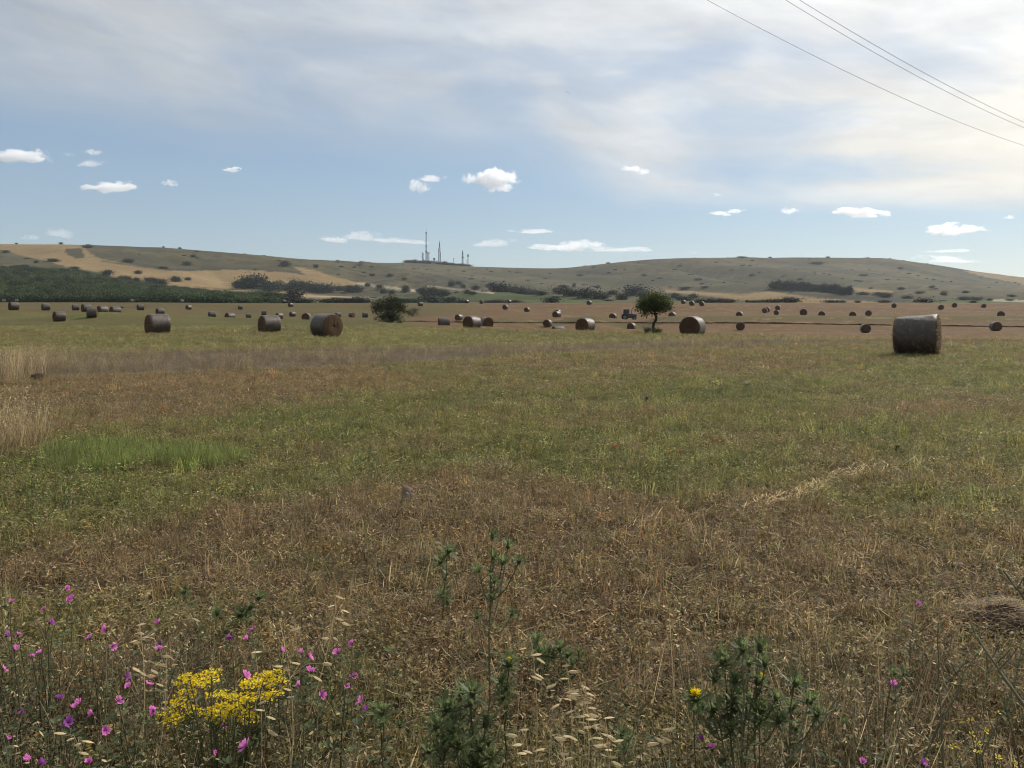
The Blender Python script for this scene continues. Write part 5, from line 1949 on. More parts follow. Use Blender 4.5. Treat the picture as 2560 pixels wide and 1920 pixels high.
def petal_material(name, col, trans=.5, vein=None):
    m, t, out = mat_base(name)
    bl = t.node('ShaderNodeAttribute', attribute_name='blade')
    sp = t.node('ShaderNodeSeparateColor')
    t.l.new(bl.outputs['Color'], sp.inputs[0])
    oi = t.node('ShaderNodeObjectInfo')
    c = t.mix(sp.outputs[2], (*col, 1), (*(vein or col), 1))
    c = t.scale(c, t.mul(sp.outputs[0], t.lin(oi.outputs['Random'], 0, 1, .8, 1.15)))
    d = t.node('ShaderNodeBsdfPrincipled')
    d.inputs['Roughness'].default_value = .6
    d.inputs['Specular IOR Level'].default_value = .2
    t.l.new(c, d.inputs['Base Color'])
    tr = t.node('ShaderNodeBsdfTranslucent')
    t.l.new(c, tr.inputs[0])
    mx = t.node('ShaderNodeMixShader')
    mx.inputs[0].default_value = trans
    t.l.new(d.outputs[0], mx.inputs[1]); t.l.new(tr.outputs[0], mx.inputs[2])
    t.l.new(mx.outputs[0], out.inputs[0])
    return m


M['pink'] = petal_material('pink_petal', (0.86, 0.26, 0.66), .5, (.46, .06, .36))
M['purple'] = petal_material('purple_petal', (0.36, 0.10, 0.40), .5, (.20, .03, .22))
M['yellow'] = petal_material('yellow_petal', (0.90, 0.72, 0.03), .45, (.75, .54, .02))
M['paleyellow'] = petal_material('pale_yellow_petal', (0.80, 0.66, 0.06), .4)
M['red'] = petal_material('red_petal', (0.62, 0.035, 0.012), .5)
M['thistle'] = plant_material('thistle_leaf', (0.125, 0.160, 0.066), trans=.5, rnd=.15, rough=.5)
M['thistle_stem'] = plant_material('thistle_stem', (0.085, 0.085, 0.045), trans=.15, rnd=.1)
M['oat'] = plant_material('oat_straw', (0.74, 0.62, 0.40), trans=.5, rnd=.12)
M['bare_stem'] = plant_material('bare_stem', (0.050, 0.055, 0.028), trans=.1, rnd=.2)

# one petal, notched at the tip, with a darker vein foot; lies along +X, cupped
mb = MB()
vs = [(0, 0, 0), (.35, -.20, .05), (.35, 0, .015), (.35, .20, .05), (.75, -.36, .10), (.75, 0, .06), (.75, .36, .10), (1.0, -.26, .10), (.90, 0, .07), (1.0, .26, .10)]
mb.face_block(vs, [(0, 1, 2), (0, 2, 3), (1, 4, 5, 2), (2, 5, 6, 3), (4, 7, 8, 5), (5, 8, 9, 6)])
mb.c = [(1, 0, 1), (1, 0, .55), (.9, 0, .75), (1, 0, .55), (1.1, 0, .05), (1, 0, .35), (1.1, 0, .05), (1.15, 0, 0), (1, 0, .1), (1.15, 0, 0)]
PETAL = mb.mesh('petal', True)
mb = MB()
for i in range(5):
    a = 2 * PI * i / 5
    mb.leaf((0, 0, -.2), (math.cos(a) * .7, math.sin(a) * .7, .75), (math.cos(a), math.sin(a), -.6), .5, .26)
mb.tube([(0, 0, -.28), (0, 0, -.1), (0, 0, .05), (0, 0, .35)], [.06, .14, .1, .045], 6)
CALYX = mb.mesh('blossom_heart')


def blossom(parent, p, size, face, mat, n=5, spread=52, rs=random, name='blossom'):
    """flower: heart mesh with petal children; face = direction it looks"""
    b = obj(name, CALYX, M['calyx'], parent)
    q = Vector(face).normalized().to_track_quat('Z', 'Y')
    b.rotation_mode = 'QUATERNION'
    b.rotation_quaternion = q
    b.location = Vector(p) - parent.location
    b.scale = (size,) * 3
    a0 = rs.uniform(0, 6.28)
    for i in range(n):
        key = mat
        if key not in PETALS:
            me = PETAL.copy(); me.materials.append(M[mat]); PETALS[key] = me
        pt = obj('petal', PETALS[key], None, b)
        pt.rotation_euler = (rs.uniform(-.3, .3), -R(90 - spread + rs.uniform(-16, 16)), a0 + 2 * PI * i / n)
        s = rs.uniform(.78, 1.15)
        pt.scale = (s, s * (1.0 if n == 5 else .8), s)
    return b


PETALS = {}


def curve(a, b, n, sag, rs, wob=.02):
    a, b = Vector(a), Vector(b)
    s = Vector((rs.uniform(-1, 1), rs.uniform(-1, 1), 0))
    return [a.lerp(b, i / n) + s * (sag * math.sin(PI * i / n)) + Vector((rs.uniform(-1, 1), rs.uniform(-1, 1), 0)) * wob * (0 < i < n) * (b - a).length * .3 for i in range(n + 1)]


def mallow(basepx, d, blooms, label, seed):
    """branching mallow; blooms: pixels of its flowers"""
    rs = random.Random(seed)
    x0 = px_u(basepx) * d
    root = empty('mallow_plant', (x0, d, tz(x0, d)))
    O = root.location
    ms, ml = MB(), MB()
    for k in range(len(blooms) + 3):
        if k < len(blooms):
            px, row = blooms[k]
            dd = d + rs.uniform(-.12, .22)
            tip = at_px(px, row, dd) - O
            tip.z = max(tip.z, .10)
        else:
            tip = Vector((rs.uniform(-.22, .22), rs.uniform(-.1, .2), rs.uniform(.12, .34)))
        base = Vector((tip.x * .35 + rs.uniform(-.03, .03), tip.y * .3, -.02))
        pts = curve(base, tip, 6, .03, rs, .03)
        ms.tube(pts, [.0030, .0028, .0026, .0023, .0020, .0017, .0014], 5, (rs.uniform(.7, 1.2), rs.uniform(0, .35), 0))
        for j in range(9):
            f = rs.uniform(.2, .98)
            i = min(int(f * 6), 5)
            p = pts[i].lerp(pts[i + 1], f * 6 - i)
            a = rs.uniform(0, 2 * PI)
            l = rs.uniform(.018, .042)
            dv = Vector((math.cos(a), math.sin(a), rs.uniform(-.1, .7)))
            tipl = p + dv * l * .6
            ms.tube([p, tipl], [.0011, .0009], 3, (.9, .1, 0))
            for w in (-.7, 0, .7):     # three-lobed leaf
                dv2 = Matrix.Rotation(w, 3, 'Z') @ dv
                ml.leaf(tipl, dv2, (rs.uniform(-.4, .4), rs.uniform(-.4, .4), 1), l * .8, l * .38, (rs.uniform(.6, 1.4), rs.uniform(0, .5) ** 3, 0), 0, .1)
        if rs.random() < .7:           # a few round fruits below the flower
            p = pts[4]
            ml.leaf(p, (rs.uniform(-1, 1), rs.uniform(-1, 1), .2), (0, 0, 1), .014, .012, (.8, .4, 0))
    ms.build('stem', M['mallow_stem'], root)
    ml.build('foliage', M['mallow_leaf'], root)['kind'] = 'stuff'
    tag(root, label, 'plant', 'pink mallows of the verge')
    return root


def mallow_plant(basepx, d, blooms, label, seed):
    """as mallow(), with the flowers set on the stem tips"""
    st = random.getstate()
    tips = []
    rs = random.Random(seed)
    root = mallow(basepx, d, [], label, seed)
    O = root.location
    ms, ml = MB(), MB()
    for (px, row) in blooms:
        dd = d + rs.uniform(-.12, .2)
        tip = at_px(px, row, dd)
        t = tip - O
        base = Vector((t.x * .4 + rs.uniform(-.03, .03), t.y * .4, -.02))
        pts = curve(base, t, 6, .035, rs, .03)
        ms.tube(pts, [.0030, .0028, .0026, .0023, .0020, .0017, .0014], 5, (rs.uniform(.7, 1.2), rs.uniform(0, .35), 0))
        for j in range(8):
            f = rs.uniform(.15, .95)
            i = min(int(f * 6), 5)
            p = pts[i].lerp(pts[i + 1], f * 6 - i)
            a = rs.uniform(0, 2 * PI); l = rs.uniform(.018, .04)
            dv = Vector((math.cos(a), math.sin(a), rs.uniform(-.1, .7)))
            for w in (-.7, 0, .7):
                ml.leaf(p + dv * l * .4, Matrix.Rotation(w, 3, 'Z') @ dv, (rs.uniform(-.4, .4), rs.uniform(-.4, .4), 1), l * .8, l * .38, (rs.uniform(.6, 1.4), rs.uniform(0, .5) ** 3, 0), 0, .1)
        face = Vector((rs.uniform(-.9, 1.0), rs.uniform(-.9, .7), rs.uniform(.2, 1.0)))
        blossom(root, tip, rs.uniform(.0150, .0230), face, 'purple' if rs.random() < .2 else 'pink', 5, rs.choice((34, 46, 56, 66)) + rs.uniform(-6, 6), rs)
    ms.build('flower_stem', M['mallow_stem'], root)
    ml.build('stem_leaves', M['mallow_leaf'], root)['kind'] = 'stuff'
    random.setstate(st)
    return root


q4 = lambda x, y: (x / 2.572, 1440 + y / 2.572)
q6 = lambda x, y: (1660 + x / 2.458, 1380 + y / 2.458)
q5 = lambda x, y: (840 + x / 2.572, 1300 + y / 2.572)
mallow_plant(30, 3.35, [q4(70, 175), q4(40, 385), q4(115, 380)], 'pink mallow at the upper end of the left edge, three pale blossoms', 601)
mallow_plant(130, 3.3, [q4(283, 215), q4(437, 158), q4(468, 142), q4(425, 85)], 'pink mallow with a bright double blossom, tallest near the left edge', 602)
mallow_plant(70, 2.95, [q4(92, 475), q4(20, 600)], 'pink mallow cut by the left edge, with two blossoms', 603)
mallow_plant(100, 2.95, [q4(208, 523), q4(260, 500), q4(320, 300)], 'pink mallow with a cupped pair of blossoms left of the yellow clump', 604)
mallow_plant(270, 3.15, [q4(685, 350), q4(722, 455), q4(580, 400)], 'mallow with one pink and two violet blossoms above the dry oats', 605)
mallow_plant(395, 3.2, [q4(1025, 300), q4(1030, 435), q4(1020, 470)], 'pink mallow with stacked blossoms above the yellow clump', 606)
mallow_plant(330, 2.75, [q4(805, 645), q4(825, 715), q4(955, 700)], 'pink mallow with three blossoms just left of the yellow clump', 607)
mallow_plant(150, 2.7, [q4(380, 798), q4(463, 850), q4(515, 822)], 'pink mallow with a row of three blossoms near the lower left', 608)
mallow_plant(55, 2.6, [q4(138, 888), q4(50, 1055)], 'pink mallow with two blossoms in the lower left corner', 609)
mallow_plant(175, 2.55, [q4(440, 940), q4(420, 975), q4(600, 890)], 'mallow with a magenta double blossom below left of the yellow clump', 610)
mallow_plant(290, 2.65, [q4(757, 805), q4(990, 865), q4(675, 990)], 'small mallow with three pink blossoms beside the yellow clump', 611)
mallow_plant(625, 3.1, [q4(1620, 350), q4(1490, 395), q4(1595, 415)], 'mallow with small pink blossoms behind the yellow clump', 612)
mallow_plant(600, 2.8, [q4(1575, 650), q4(1620, 885), q4(1430, 960)], 'mallow with three blossoms poking through the yellow clump', 613)
mallow_plant(715, 2.95, [q4(1810, 485), q4(1940, 500), q4(1980, 515)], 'pink mallow with low blossoms up right of the yellow clump', 614)
mallow_plant(865, 3.1, [q5(105, 795), q5(15, 855), q5(110, 1010)], 'pink mallow with the brightest open blossom right of the yellow clump', 615)
mallow_plant(745, 2.75, [q4(1925, 705), q4(2065, 765), q4(2000, 620)], 'pink mallow with three blossoms just right of the yellow clump', 616)
mallow_plant(850, 2.7, [q5(65, 1070), q5(170, 1170), q5(165, 1215)], 'pink mallow with small paired blossoms left of the spiny thistles', 617)
mallow_plant(230, 2.4, [q4(575, 1200), q4(1370, 1140), q4(1585, 1095)], 'dark magenta mallow at the bottom edge below the yellow clump', 618)
mallow_plant(60, 2.4, [q4(150, 1190), q4(245, 1225)], 'magenta mallow in the bottom left corner', 619)
mallow_plant(1755, 2.6, [q6(238, 1155), q6(295, 1215), q6(405, 1310)], 'pink mallow left of the big thistle at the bottom edge', 620)
mallow_plant(2215, 2.75, [q6(1395, 815), q6(1350, 1160)], 'lilac mallow with two blossoms among the bare stems', 621)
mallow_plant(2150, 2.45, [q6(1220, 1295), q6(1585, 1308)], 'dark pink mallow at the bottom edge below the bare stems', 622)
mallow_plant(2295, 3.4, [q6(1558, 325)], 'single bright pink blossom standing alone at the right', 623)

# ------------------------------------------------------------------ yellow clump
yc = [(1220, 660), (1190, 690), (1190, 760), (1140, 830), (1080, 900), (1115, 935), (1340, 690), (1360, 635), (1390, 770), (1300, 680), (1470, 770), (1420, 850), (1520, 800), (1590, 790), (1640, 690), (1700, 650), (1770, 640), (1790, 690),
      (1750, 770), (1700, 700), (1340, 880), (1450, 890), (1600, 920), (1560, 840), (1230, 870), (1390, 910), (1690, 780), (1610, 700), (1500, 870)]
dY = 2.72
x0 = px_u(560) * dY
yr = empty('yellow_flower_clump', (x0, dY, tz(x0, dY)))
tag(yr, 'dense clump of tiny bright yellow flowers in the left verge', 'plant')
rs = random.Random(71)
ms, ml = MB(), MB()
for (cx_, cy_) in yc:
    px, row = q4(cx_, cy_)
    p = at_px(px, row, dY + rs.uniform(-.07, .10)) - yr.location
    base = Vector((p.x * .25, p.y * .3, -.02))
    pts = curve(base, p, 6, .02, rs, .03)
    ms.tube(pts, [.0032, .003, .0028, .0025, .002, .0018, .0015], 5, (rs.uniform(.8, 1.2), 0, 0))
    for j in range(16):
        f = rs.uniform(.25, .97); i = min(int(f * 6), 5)
        q = pts[i].lerp(pts[i + 1], f * 6 - i)
        a = rs.uniform(0, 2 * PI)
        ml.blade(q, q + Vector((math.cos(a), math.sin(a), rs.uniform(.2, 1))) * rs.uniform(.015, .035), .0045, .002, None, (rs.uniform(.7, 1.5), 0, 0))
    mb = MB()
    for k in range(64):           # corymb of tiny four-petalled florets
        a = rs.uniform(0, 2 * PI); r_ = .030 * math.sqrt(rs.random())
        c = p + Vector((math.cos(a) * r_ * 1.25, math.sin(a) * r_, .014 - r_ * .45 + rs.uniform(-.010, .008)))
        up = Vector((rs.uniform(-.7, .7), rs.uniform(-.9, .5), 1)).normalized()
        s1 = up.orthogonal().normalized(); s2 = up.cross(s1)
        w = rs.uniform(.0022, .0036)
        for m_ in range(4):
            b_ = m_ * PI / 2
            e = s1 * math.cos(b_) + s2 * math.sin(b_)
            mb.leaf(c, e + up * .45, up, w * 1.5, w * 1.25, (rs.uniform(.75, 1.2), 0, rs.uniform(0, .7)))
    mb.build('flower_cluster', M['yellow'], yr)
ms.build('stem', M['thistle_stem'], yr)
ml.build('foliage', M['leaf_weed'], yr)['kind'] = 'stuff'

# ------------------------------------------------------------------ spiny thistles
def head_mesh(seed):
    rs = random.Random(seed)
    mb = MB()
    mb.tube([(0, 0, -.1), (0, 0, .02), (0, 0, .22), (0, 0, .42), (0, 0, .52)], [.07, .17, .21, .14, .03], 8, (.8, 0, 0))
    for ring, (z, ang, ln, n) in enumerate(((-.02, 84, 1.05, 7), (.08, 58, 1.15, 7), (.2, 38, .95, 7), (.3, 20, .7, 5))):
        for i in range(n):
            a = 2 * PI * (i + .5 * (ring % 2)) / n + rs.uniform(-.15, .15)
            th = R(ang + rs.uniform(-16, 16))
            d = Vector((math.cos(a) * math.sin(th), math.sin(a) * math.sin(th), math.cos(th)))
            L = ln * rs.uniform(.6, 1.25)
            b = Vector((math.cos(a) * .12, math.sin(a) * .12, z))
            m1 = b + d * L * .5 + Vector((0, 0, -.04))
            t = b + d * L + Vector((0, 0, -.12 if ang > 50 else .02))
            s = d.cross(Vector((0, 0, 1)))
            s = s.normalized() if s.length > 1e-4 else Vector((1, 0, 0))
            w = .095
            c = (rs.uniform(.6, 1.45), rs.uniform(0, .25) ** 2, 0)
            mb.face_block([b - s * w * .7, b + s * w * .7, m1 - s * w, m1 + s * w, t], [(0, 1, 3, 2), (2, 3, 4)], c)
            for sg in (-1, 1):     # side spines
                for f in (.35, .6):
                    q = b.lerp(t, f)
                    mb.face_block([q + s * sg * w * .7 - d * .05, q + s * sg * w * .7 + d * .05, q + s * sg * (w + .14) + d * .08], [(0, 1, 2)], c)
    return mb.mesh('flower_head')


HEADS = [head_mesh(700 + i) for i in range(4)]
rsb = random.Random(9)
mb = MB()
for i in range(60):
    a = rsb.uniform(0, 2 * PI); th = R(rsb.uniform(0, 62))
    d = Vector((math.cos(a) * math.sin(th), math.sin(a) * math.sin(th), math.cos(th)))
    mb.blade(d * .08, d * rsb.uniform(.36, .5), .07, .02, None, (rsb.uniform(.8, 1.2), 0, rsb.uniform(0, .6)))
FLORET = mb.mesh('florets')


def thistle(basepx, d, heads, label, seed, leafy=10, size=.046, sk=.55):
    """heads: (px, row, size factor, in flower)"""
    rs = random.Random(seed)
    x0 = px_u(basepx) * d
    root = empty('spiny_thistle', (x0, d, tz(x0, d)))
    O = root.location
    ms, ml = MB(), MB()

    def spiny(p, L, c):
        a = rs.uniform(0, 2 * PI)
        dv = Vector((math.cos(a), math.sin(a), rs.uniform(.0, .9))).normalized()
        ml.blade(p, p + dv * L, L * .26, L * .08, Vector((0, 0, 1)), c, seg=3)
        s = dv.cross(Vector((0, 0, 1))).normalized()
        for sg in (-1, 1):
            for g in (.2, .42, .64):
                q_ = p + dv * L * g
                ml.blade(q_, q_ + s * sg * L * rs.uniform(.2, .34) + dv * L * .16, L * .085, 0, Vector((0, 0, 1)), c, seg=1)

    hs = sorted(heads)
    ng_ = max(1, round(len(hs) / 5)) if sk < .8 else 1
    for gi in range(ng_):
        grp = hs[gi * len(hs) // ng_:(gi + 1) * len(hs) // ng_]
        tipsd = [(at_px(px, row, d + rs.uniform(-.1, .12)) - O, sf, fl) for px, row, sf, fl in grp]
        lead = max(tipsd, key=lambda t: t[0].z)[0]
        foot = Vector((lead.x * .55 + rs.uniform(-.02, .02), lead.y * .3, -.02))
        n = 8
        main = [foot.lerp(lead, i / n) + Vector((rs.uniform(-1, 1) * .006, rs.uniform(-1, 1) * .006, 0)) * (0 < i < n) for i in range(n + 1)]
        ms.tube(main, [.0042 - .0024 * i / n for i in range(n + 1)], 6, (rs.uniform(.8, 1.2), rs.uniform(0, .2), 0))
        for j in range(int(leafy * 1.8)):
            f = rs.uniform(.25, .97); i = min(int(f * n), n - 1)
            spiny(main[i].lerp(main[i + 1], f * n - i), rs.uniform(.025, .055) * size / .046, (rs.uniform(.6, 1.5), rs.uniform(0, .35) ** 2, 0))
        for tip, sf, fl in tipsd:
            if tip is lead:
                bend = main[-2]
            else:
                hd = math.hypot(tip.x - lead.x, tip.y - lead.y)
                za = max(tip.z - .03 - hd * 1.1, .25 * tip.z, .01)
                i = min(range(n), key=lambda q: abs(main[q].z - za))
                at_ = main[i]
                m1 = at_.lerp(tip, .55) + Vector((0, 0, -.02 - .1 * hd))
                br = [at_, at_.lerp(m1, .5) + Vector((0, 0, -.004)), m1, m1.lerp(tip, .5) + Vector((0, 0, -.002)), tip]
                ms.tube(br, [.0026, .0024, .0022, .0020, .0018], 5, (rs.uniform(.7, 1.2), rs.uniform(0, .2), 0))
                for j in range(max(2, int(leafy * .55))):
                    f = rs.uniform(.25, .97); k = min(int(f * 4), 3)
                    spiny(br[k].lerp(br[k + 1], f * 4 - k), rs.uniform(.02, .045) * sf * size / .046, (rs.uniform(.6, 1.5), rs.uniform(0, .35) ** 2, 0))
                bend = br[3]
            h = obj('flower_head', rs.choice(HEADS), M['thistle'], root)
            ax = (tip - bend).normalized() * .8 + Vector((rs.uniform(-.5, .5), rs.uniform(-.6, .2), .4))
            h.rotation_mode = 'QUATERNION'
            h.rotation_quaternion = ax.to_track_quat('Z', 'Y') @ Euler((0, 0, rs.uniform(0, 6))).to_quaternion()
            h.location = tip
            h.scale = (size * sf,) * 3
            if fl:
                b = obj('blossom', FLORET, M['yellow'], h)
                b.location = (0, 0, .42)
                b.scale = (fl * 1.15,) * 3
    ms.build('stem', M['thistle_stem'], root)
    ml.build('spiny_leaves', M['thistle'], root)['kind'] = 'stuff'
    tag(root, label, 'thistle', 'spiny thistles of the verge')
    return root


H = lambda pts, f=q5: [(*f(x, y), s, fl) for x, y, s, fl in pts]
thistle(1232, 2.85, H([(1005, 115, .8, 0), (1105, 180, .95, 0), (1010, 250, .9, 0), (1070, 285, .95, 0), (1175, 275, .85, 0), (920, 335, .8, 0), (1000, 340, .7, 0), (1020, 400, .6, 0), (1010, 500, .6, 0), (1130, 610, .6, 0), (910, 630, .6, 0)]),
        'tall slender thistle rising through the middle with a spray of spiny heads', 711, 12, .040, .9)
thistle(1105, 4.3, H([(720, 210, .95, 0), (670, 280, .95, 0), (690, 500, 1.0, 0), (720, 540, .6, 0)]), 'small bluish thistle left of the tall slender one', 712, 8, .060)
thistle(1255, 2.6, H([(1115, 945, 1.1, .5), (1095, 1095, 1.15, 0), (1060, 1040, .7, 0), (1080, 1150, .8, 0)]), 'thistle with two stacked spiny heads below the tall slender one', 713, 10)
thistle(1150, 2.5, H([(805, 1130, 1.0, 0), (880, 1130, 1.1, 0), (860, 1190, .9, 0), (720, 1230, 1.15, 0), (760, 1260, .9, 0), (650, 1340, 1.0, 0), (755, 1370, .9, 0), (960, 1330, 1.05, 0), (880, 1400, .9, 0), (690, 1450, .95, 0),
                     (800, 1470, 1.0, 0), (920, 1490, 1.0, 0), (980, 1440, .8, 0), (690, 1540, 1.0, 0), (830, 1560, 1.0, .4), (900, 1600, 1.0, 0), (600, 1500, .8, 0), (1000, 1540, .8, 0)]),
        'broad dark thistle clump at the bottom middle', 714, 12)
thistle(1345, 3.5, H([(1285, 790, .95, 0), (1320, 870, 1.0, 0), (1370, 890, .75, 0), (1340, 940, .7, 0)]), 'small thistle beside the pale drooping oats', 715, 9, .058)
thistle(1420, 3.5, H([(1440, 840, .85, 0), (1490, 880, .75, 0), (1565, 880, .75, 0), (1520, 930, .6, 0)]), 'low thistle just right of the pale drooping oats', 716, 8, .056)
thistle(960, 2.5, H([(305, 1250, 1.0, 0), (415, 1335, .7, 0), (290, 1320, .7, 0)]), 'lone dark thistle between mallows and the broad clump', 717, 9)
thistle(600, 4.0, H([(1190, 110, .6, 0), (1660, 150, .8, 0), (1600, 215, .75, 0), (1540, 260, .9, 0), (1400, 250, .8, 0), (1580, 270, .7, 0), (1480, 310, .6, 0)], q4), 'low green thistle behind the yellow clump', 718, 9, .062)
thistle(1880, 2.55, H([(195, 915, 1.2, .95), (570, 810, 1.05, .75), (370, 690, 1.25, 0), (485, 610, .9, 0), (585, 610, 1.1, 0), (440, 800, .8, 0), (310, 790, .9, 0), (300, 980, 1.1, 0), (225, 970, 1.0, 0), (420, 900, 1.0, 0), (430, 980, 1.1, 0),
                      (530, 930, 1.0, 0), (600, 990, 1.15, 0), (680, 910, .8, .45), (800, 820, 1.0, 0), (885, 930, 1.15, 0), (785, 985, 1.0, 0), (580, 1050, 1.1, 0), (410, 1100, 1.0, 0), (700, 1040, .9, 0), (940, 1010, .8, 0), (810, 1100, .8, 0), (620, 700, .8, 0), (520, 700, .8, 0)], q6),
        'largest thistle, dark and spiny with yellow blossoms, at the lower right', 719, 12)
thistle(2235, 3.1, H([(1420, 755, .8, 0), (1475, 760, .7, 0), (1100, 1030, .7, 0), (1120, 1060, .6, 0)], q6), 'small light thistle among the bare stems', 720, 6)
thistle(1590, 2.6, H([(1840, 1390, .7, 0), (1880, 1410, .6, 0), (1850, 1470, .7, 0), (1860, 1500, .6, 0)], q5), 'small thistle between the oats and the largest thistle', 721, 8)

# ------------------------------------------------------------------ wild oats
mb = MB()
for sg in (-1, 1):
    vs = [(0, 0, 0), (.28, sg * .15, -.03), (.28, 0, .07 * 1), (.62, sg * .13, -.02), (.62, 0, .08), (1.0, sg * .05, .0)]
    mb.face_block(vs, [(0, 1, 2), (1, 3, 4, 2), (3, 5, 4)], (1.0 if sg > 0 else .85, 0, 0))
vs = [(0, 0, 0), (.3, -.14, -.02), (.3, .14, -.02), (.65, -.11, -.05), (.65, .11, -.05), (.95, 0, -.04)]
mb.face_block(vs, [(0, 1, 2), (1, 3, 4, 2), (3, 5, 4)], (.9, 0, 0))
mb.blade((.6, 0, 0), (1.6, .12, .12), .018, .05, Vector((0, 0, 1)), (.55, 0, 0))
SPIKELET = mb.mesh('spikelet')


def wild_oat(basepx, d, spikes, label, seed, ang=0.15):
    rs = random.Random(seed)
    x0 = px_u(basepx) * d
    root = empty('wild_oat', (x0, d, tz(x0, d)))
    O = root.location
    pts = []
    tips = [(at_px(px, row, d + rs.uniform(-.06, .06)) - O) for px, row in spikes]
    tips.sort(key=lambda t: t.z)
    top = tips[-1]
    ms = MB()
    n = 9
    ax = [Vector((0, 0, -.02)).lerp(top + Vector((.015, 0, .015)), i / n) + Vector((.02 * math.sin(PI * i / n), 0, 0)) for i in range(n + 1)]
    ms.tube(ax, [.0022 - .0014 * i / n for i in range(n + 1)], 5, (.7, 0, 0))
    for t in tips:
        i = min(range(n), key=lambda q: abs(ax[q].z - t.z - .015))
        p = ax[i]
        ms.tube([p, p.lerp(t, .5) + Vector((0, 0, .02)), t], [.0008, .0007, .0006], 3, (.7, 0, 0))
        s = obj('spikelet', SPIKELET, M['oat'], root)
        s.location = t
        side = 1 if rs.random() < .75 else -1
        s.rotation_euler = (rs.uniform(-.5, .5), rs.uniform(-.25, .55), (0 if side > 0 else PI) + rs.uniform(-.5, .5))
        sc = rs.uniform(.030, .042)
        s.scale = (sc, sc * 1.25, sc * 1.25)
    for k in range(5):
        a = rs.uniform(0, 2 * PI)
        ms.blade((rs.uniform(-.02, .02), rs.uniform(-.02, .02), 0), (math.cos(a) * .08, math.sin(a) * .08, rs.uniform(.1, .25)), .004, .03, None, (.6, 0, 0), seg=3)
    ms.build('stem', M['oat'], root)
    tag(root, label, 'oat plant', 'wild oats of the verge')


O5 = lambda l: [q5(x, y) for x, y in l]
O4 = lambda l: [q4(x, y) for x, y in l]
wild_oat(1325, 2.7, O5([(1275, 985), (1250, 870), (1290, 885), (1230, 822), (1250, 1000), (1350, 1075)]), 'pale wild oat with few spikelets beside a small thistle', 801)
wild_oat(1415, 2.75, O5([(1450, 940), (1490, 975), (1500, 1020), (1420, 1050), (1440, 1180)]), 'short wild oat just above the main drooping oats', 802)
wild_oat(1450, 2.6, O5([(1570, 1065), (1560, 1100), (1590, 1105), (1500, 1120), (1580, 1170), (1540, 1190), (1610, 1205), (1540, 1220), (1590, 1250), (1620, 1245), (1530, 1270), (1600, 1285), (1555, 1300), (1550, 1350), (1590, 1340), (1520, 1160), (1480, 1125)]),
         'wild oat with the densest cascade of pale spikelets', 803)
wild_oat(1500, 2.5, O5([(1640, 1330), (1700, 1310), (1720, 1275), (1740, 1380), (1780, 1425), (1740, 1440), (1680, 1440), (1640, 1400), (1780, 1480), (1740, 1520), (1700, 1370), (1650, 1450), (1690, 1500), (1770, 1550)]),
         'second drooping wild oat, lower right of the densest one', 804)
wild_oat(1410, 2.45, O5([(1450, 1390), (1485, 1385), (1400, 1400), (1350, 1470), (1420, 1500), (1470, 1540), (1340, 1550)]), 'low wild oat leaning at the bottom under the densest one', 805)
wild_oat(1300, 2.5, O5([(1170, 1390), (1200, 1440), (1200, 1480), (1180, 1350), (1230, 1500)]), 'wild oat beside the broad dark thistle clump', 806)
wild_oat(1640, 2.5, O5([(2050, 1400), (2090, 1395), (2100, 1350), (2190, 1330), (2000, 1440)]), 'sparse wild oat left of the largest thistle', 807)
wild_oat(720, 2.95, O4([(1860, 350), (2140, 390), (2160, 185), (2190, 215), (2150, 265), (2155, 125), (2120, 400), (2195, 300)]), 'wild oat with fanned spikelets above right of the yellow clump', 808)
wild_oat(715, 2.75, O4([(1820, 580), (1870, 555), (2070, 560), (1890, 775), (1820, 600), (2010, 640)]), 'wild oat just right of the yellow clump', 809)
wild_oat(640, 2.62, O4([(1710, 800), (1710, 900), (1610, 495), (1640, 860), (1720, 985), (1820, 720)]), 'wild oat poking through the yellow clump', 810)
wild_oat(345, 2.9, O4([(870, 320), (850, 430), (910, 395), (830, 430), (1240, 270), (880, 360)]), 'wild oat high left of the yellow clump', 811)
wild_oat(370, 2.75, O4([(970, 600), (850, 585), (900, 615), (1010, 570), (940, 640), (1040, 510), (1000, 690)]), 'wild oat close on the left of the yellow clump', 812)
wild_oat(60, 2.5, O4([(480, 1040), (520, 1080), (430, 1015), (400, 1020), (500, 1130), (520, 1060)]), 'wild oat near the bottom left corner', 813)

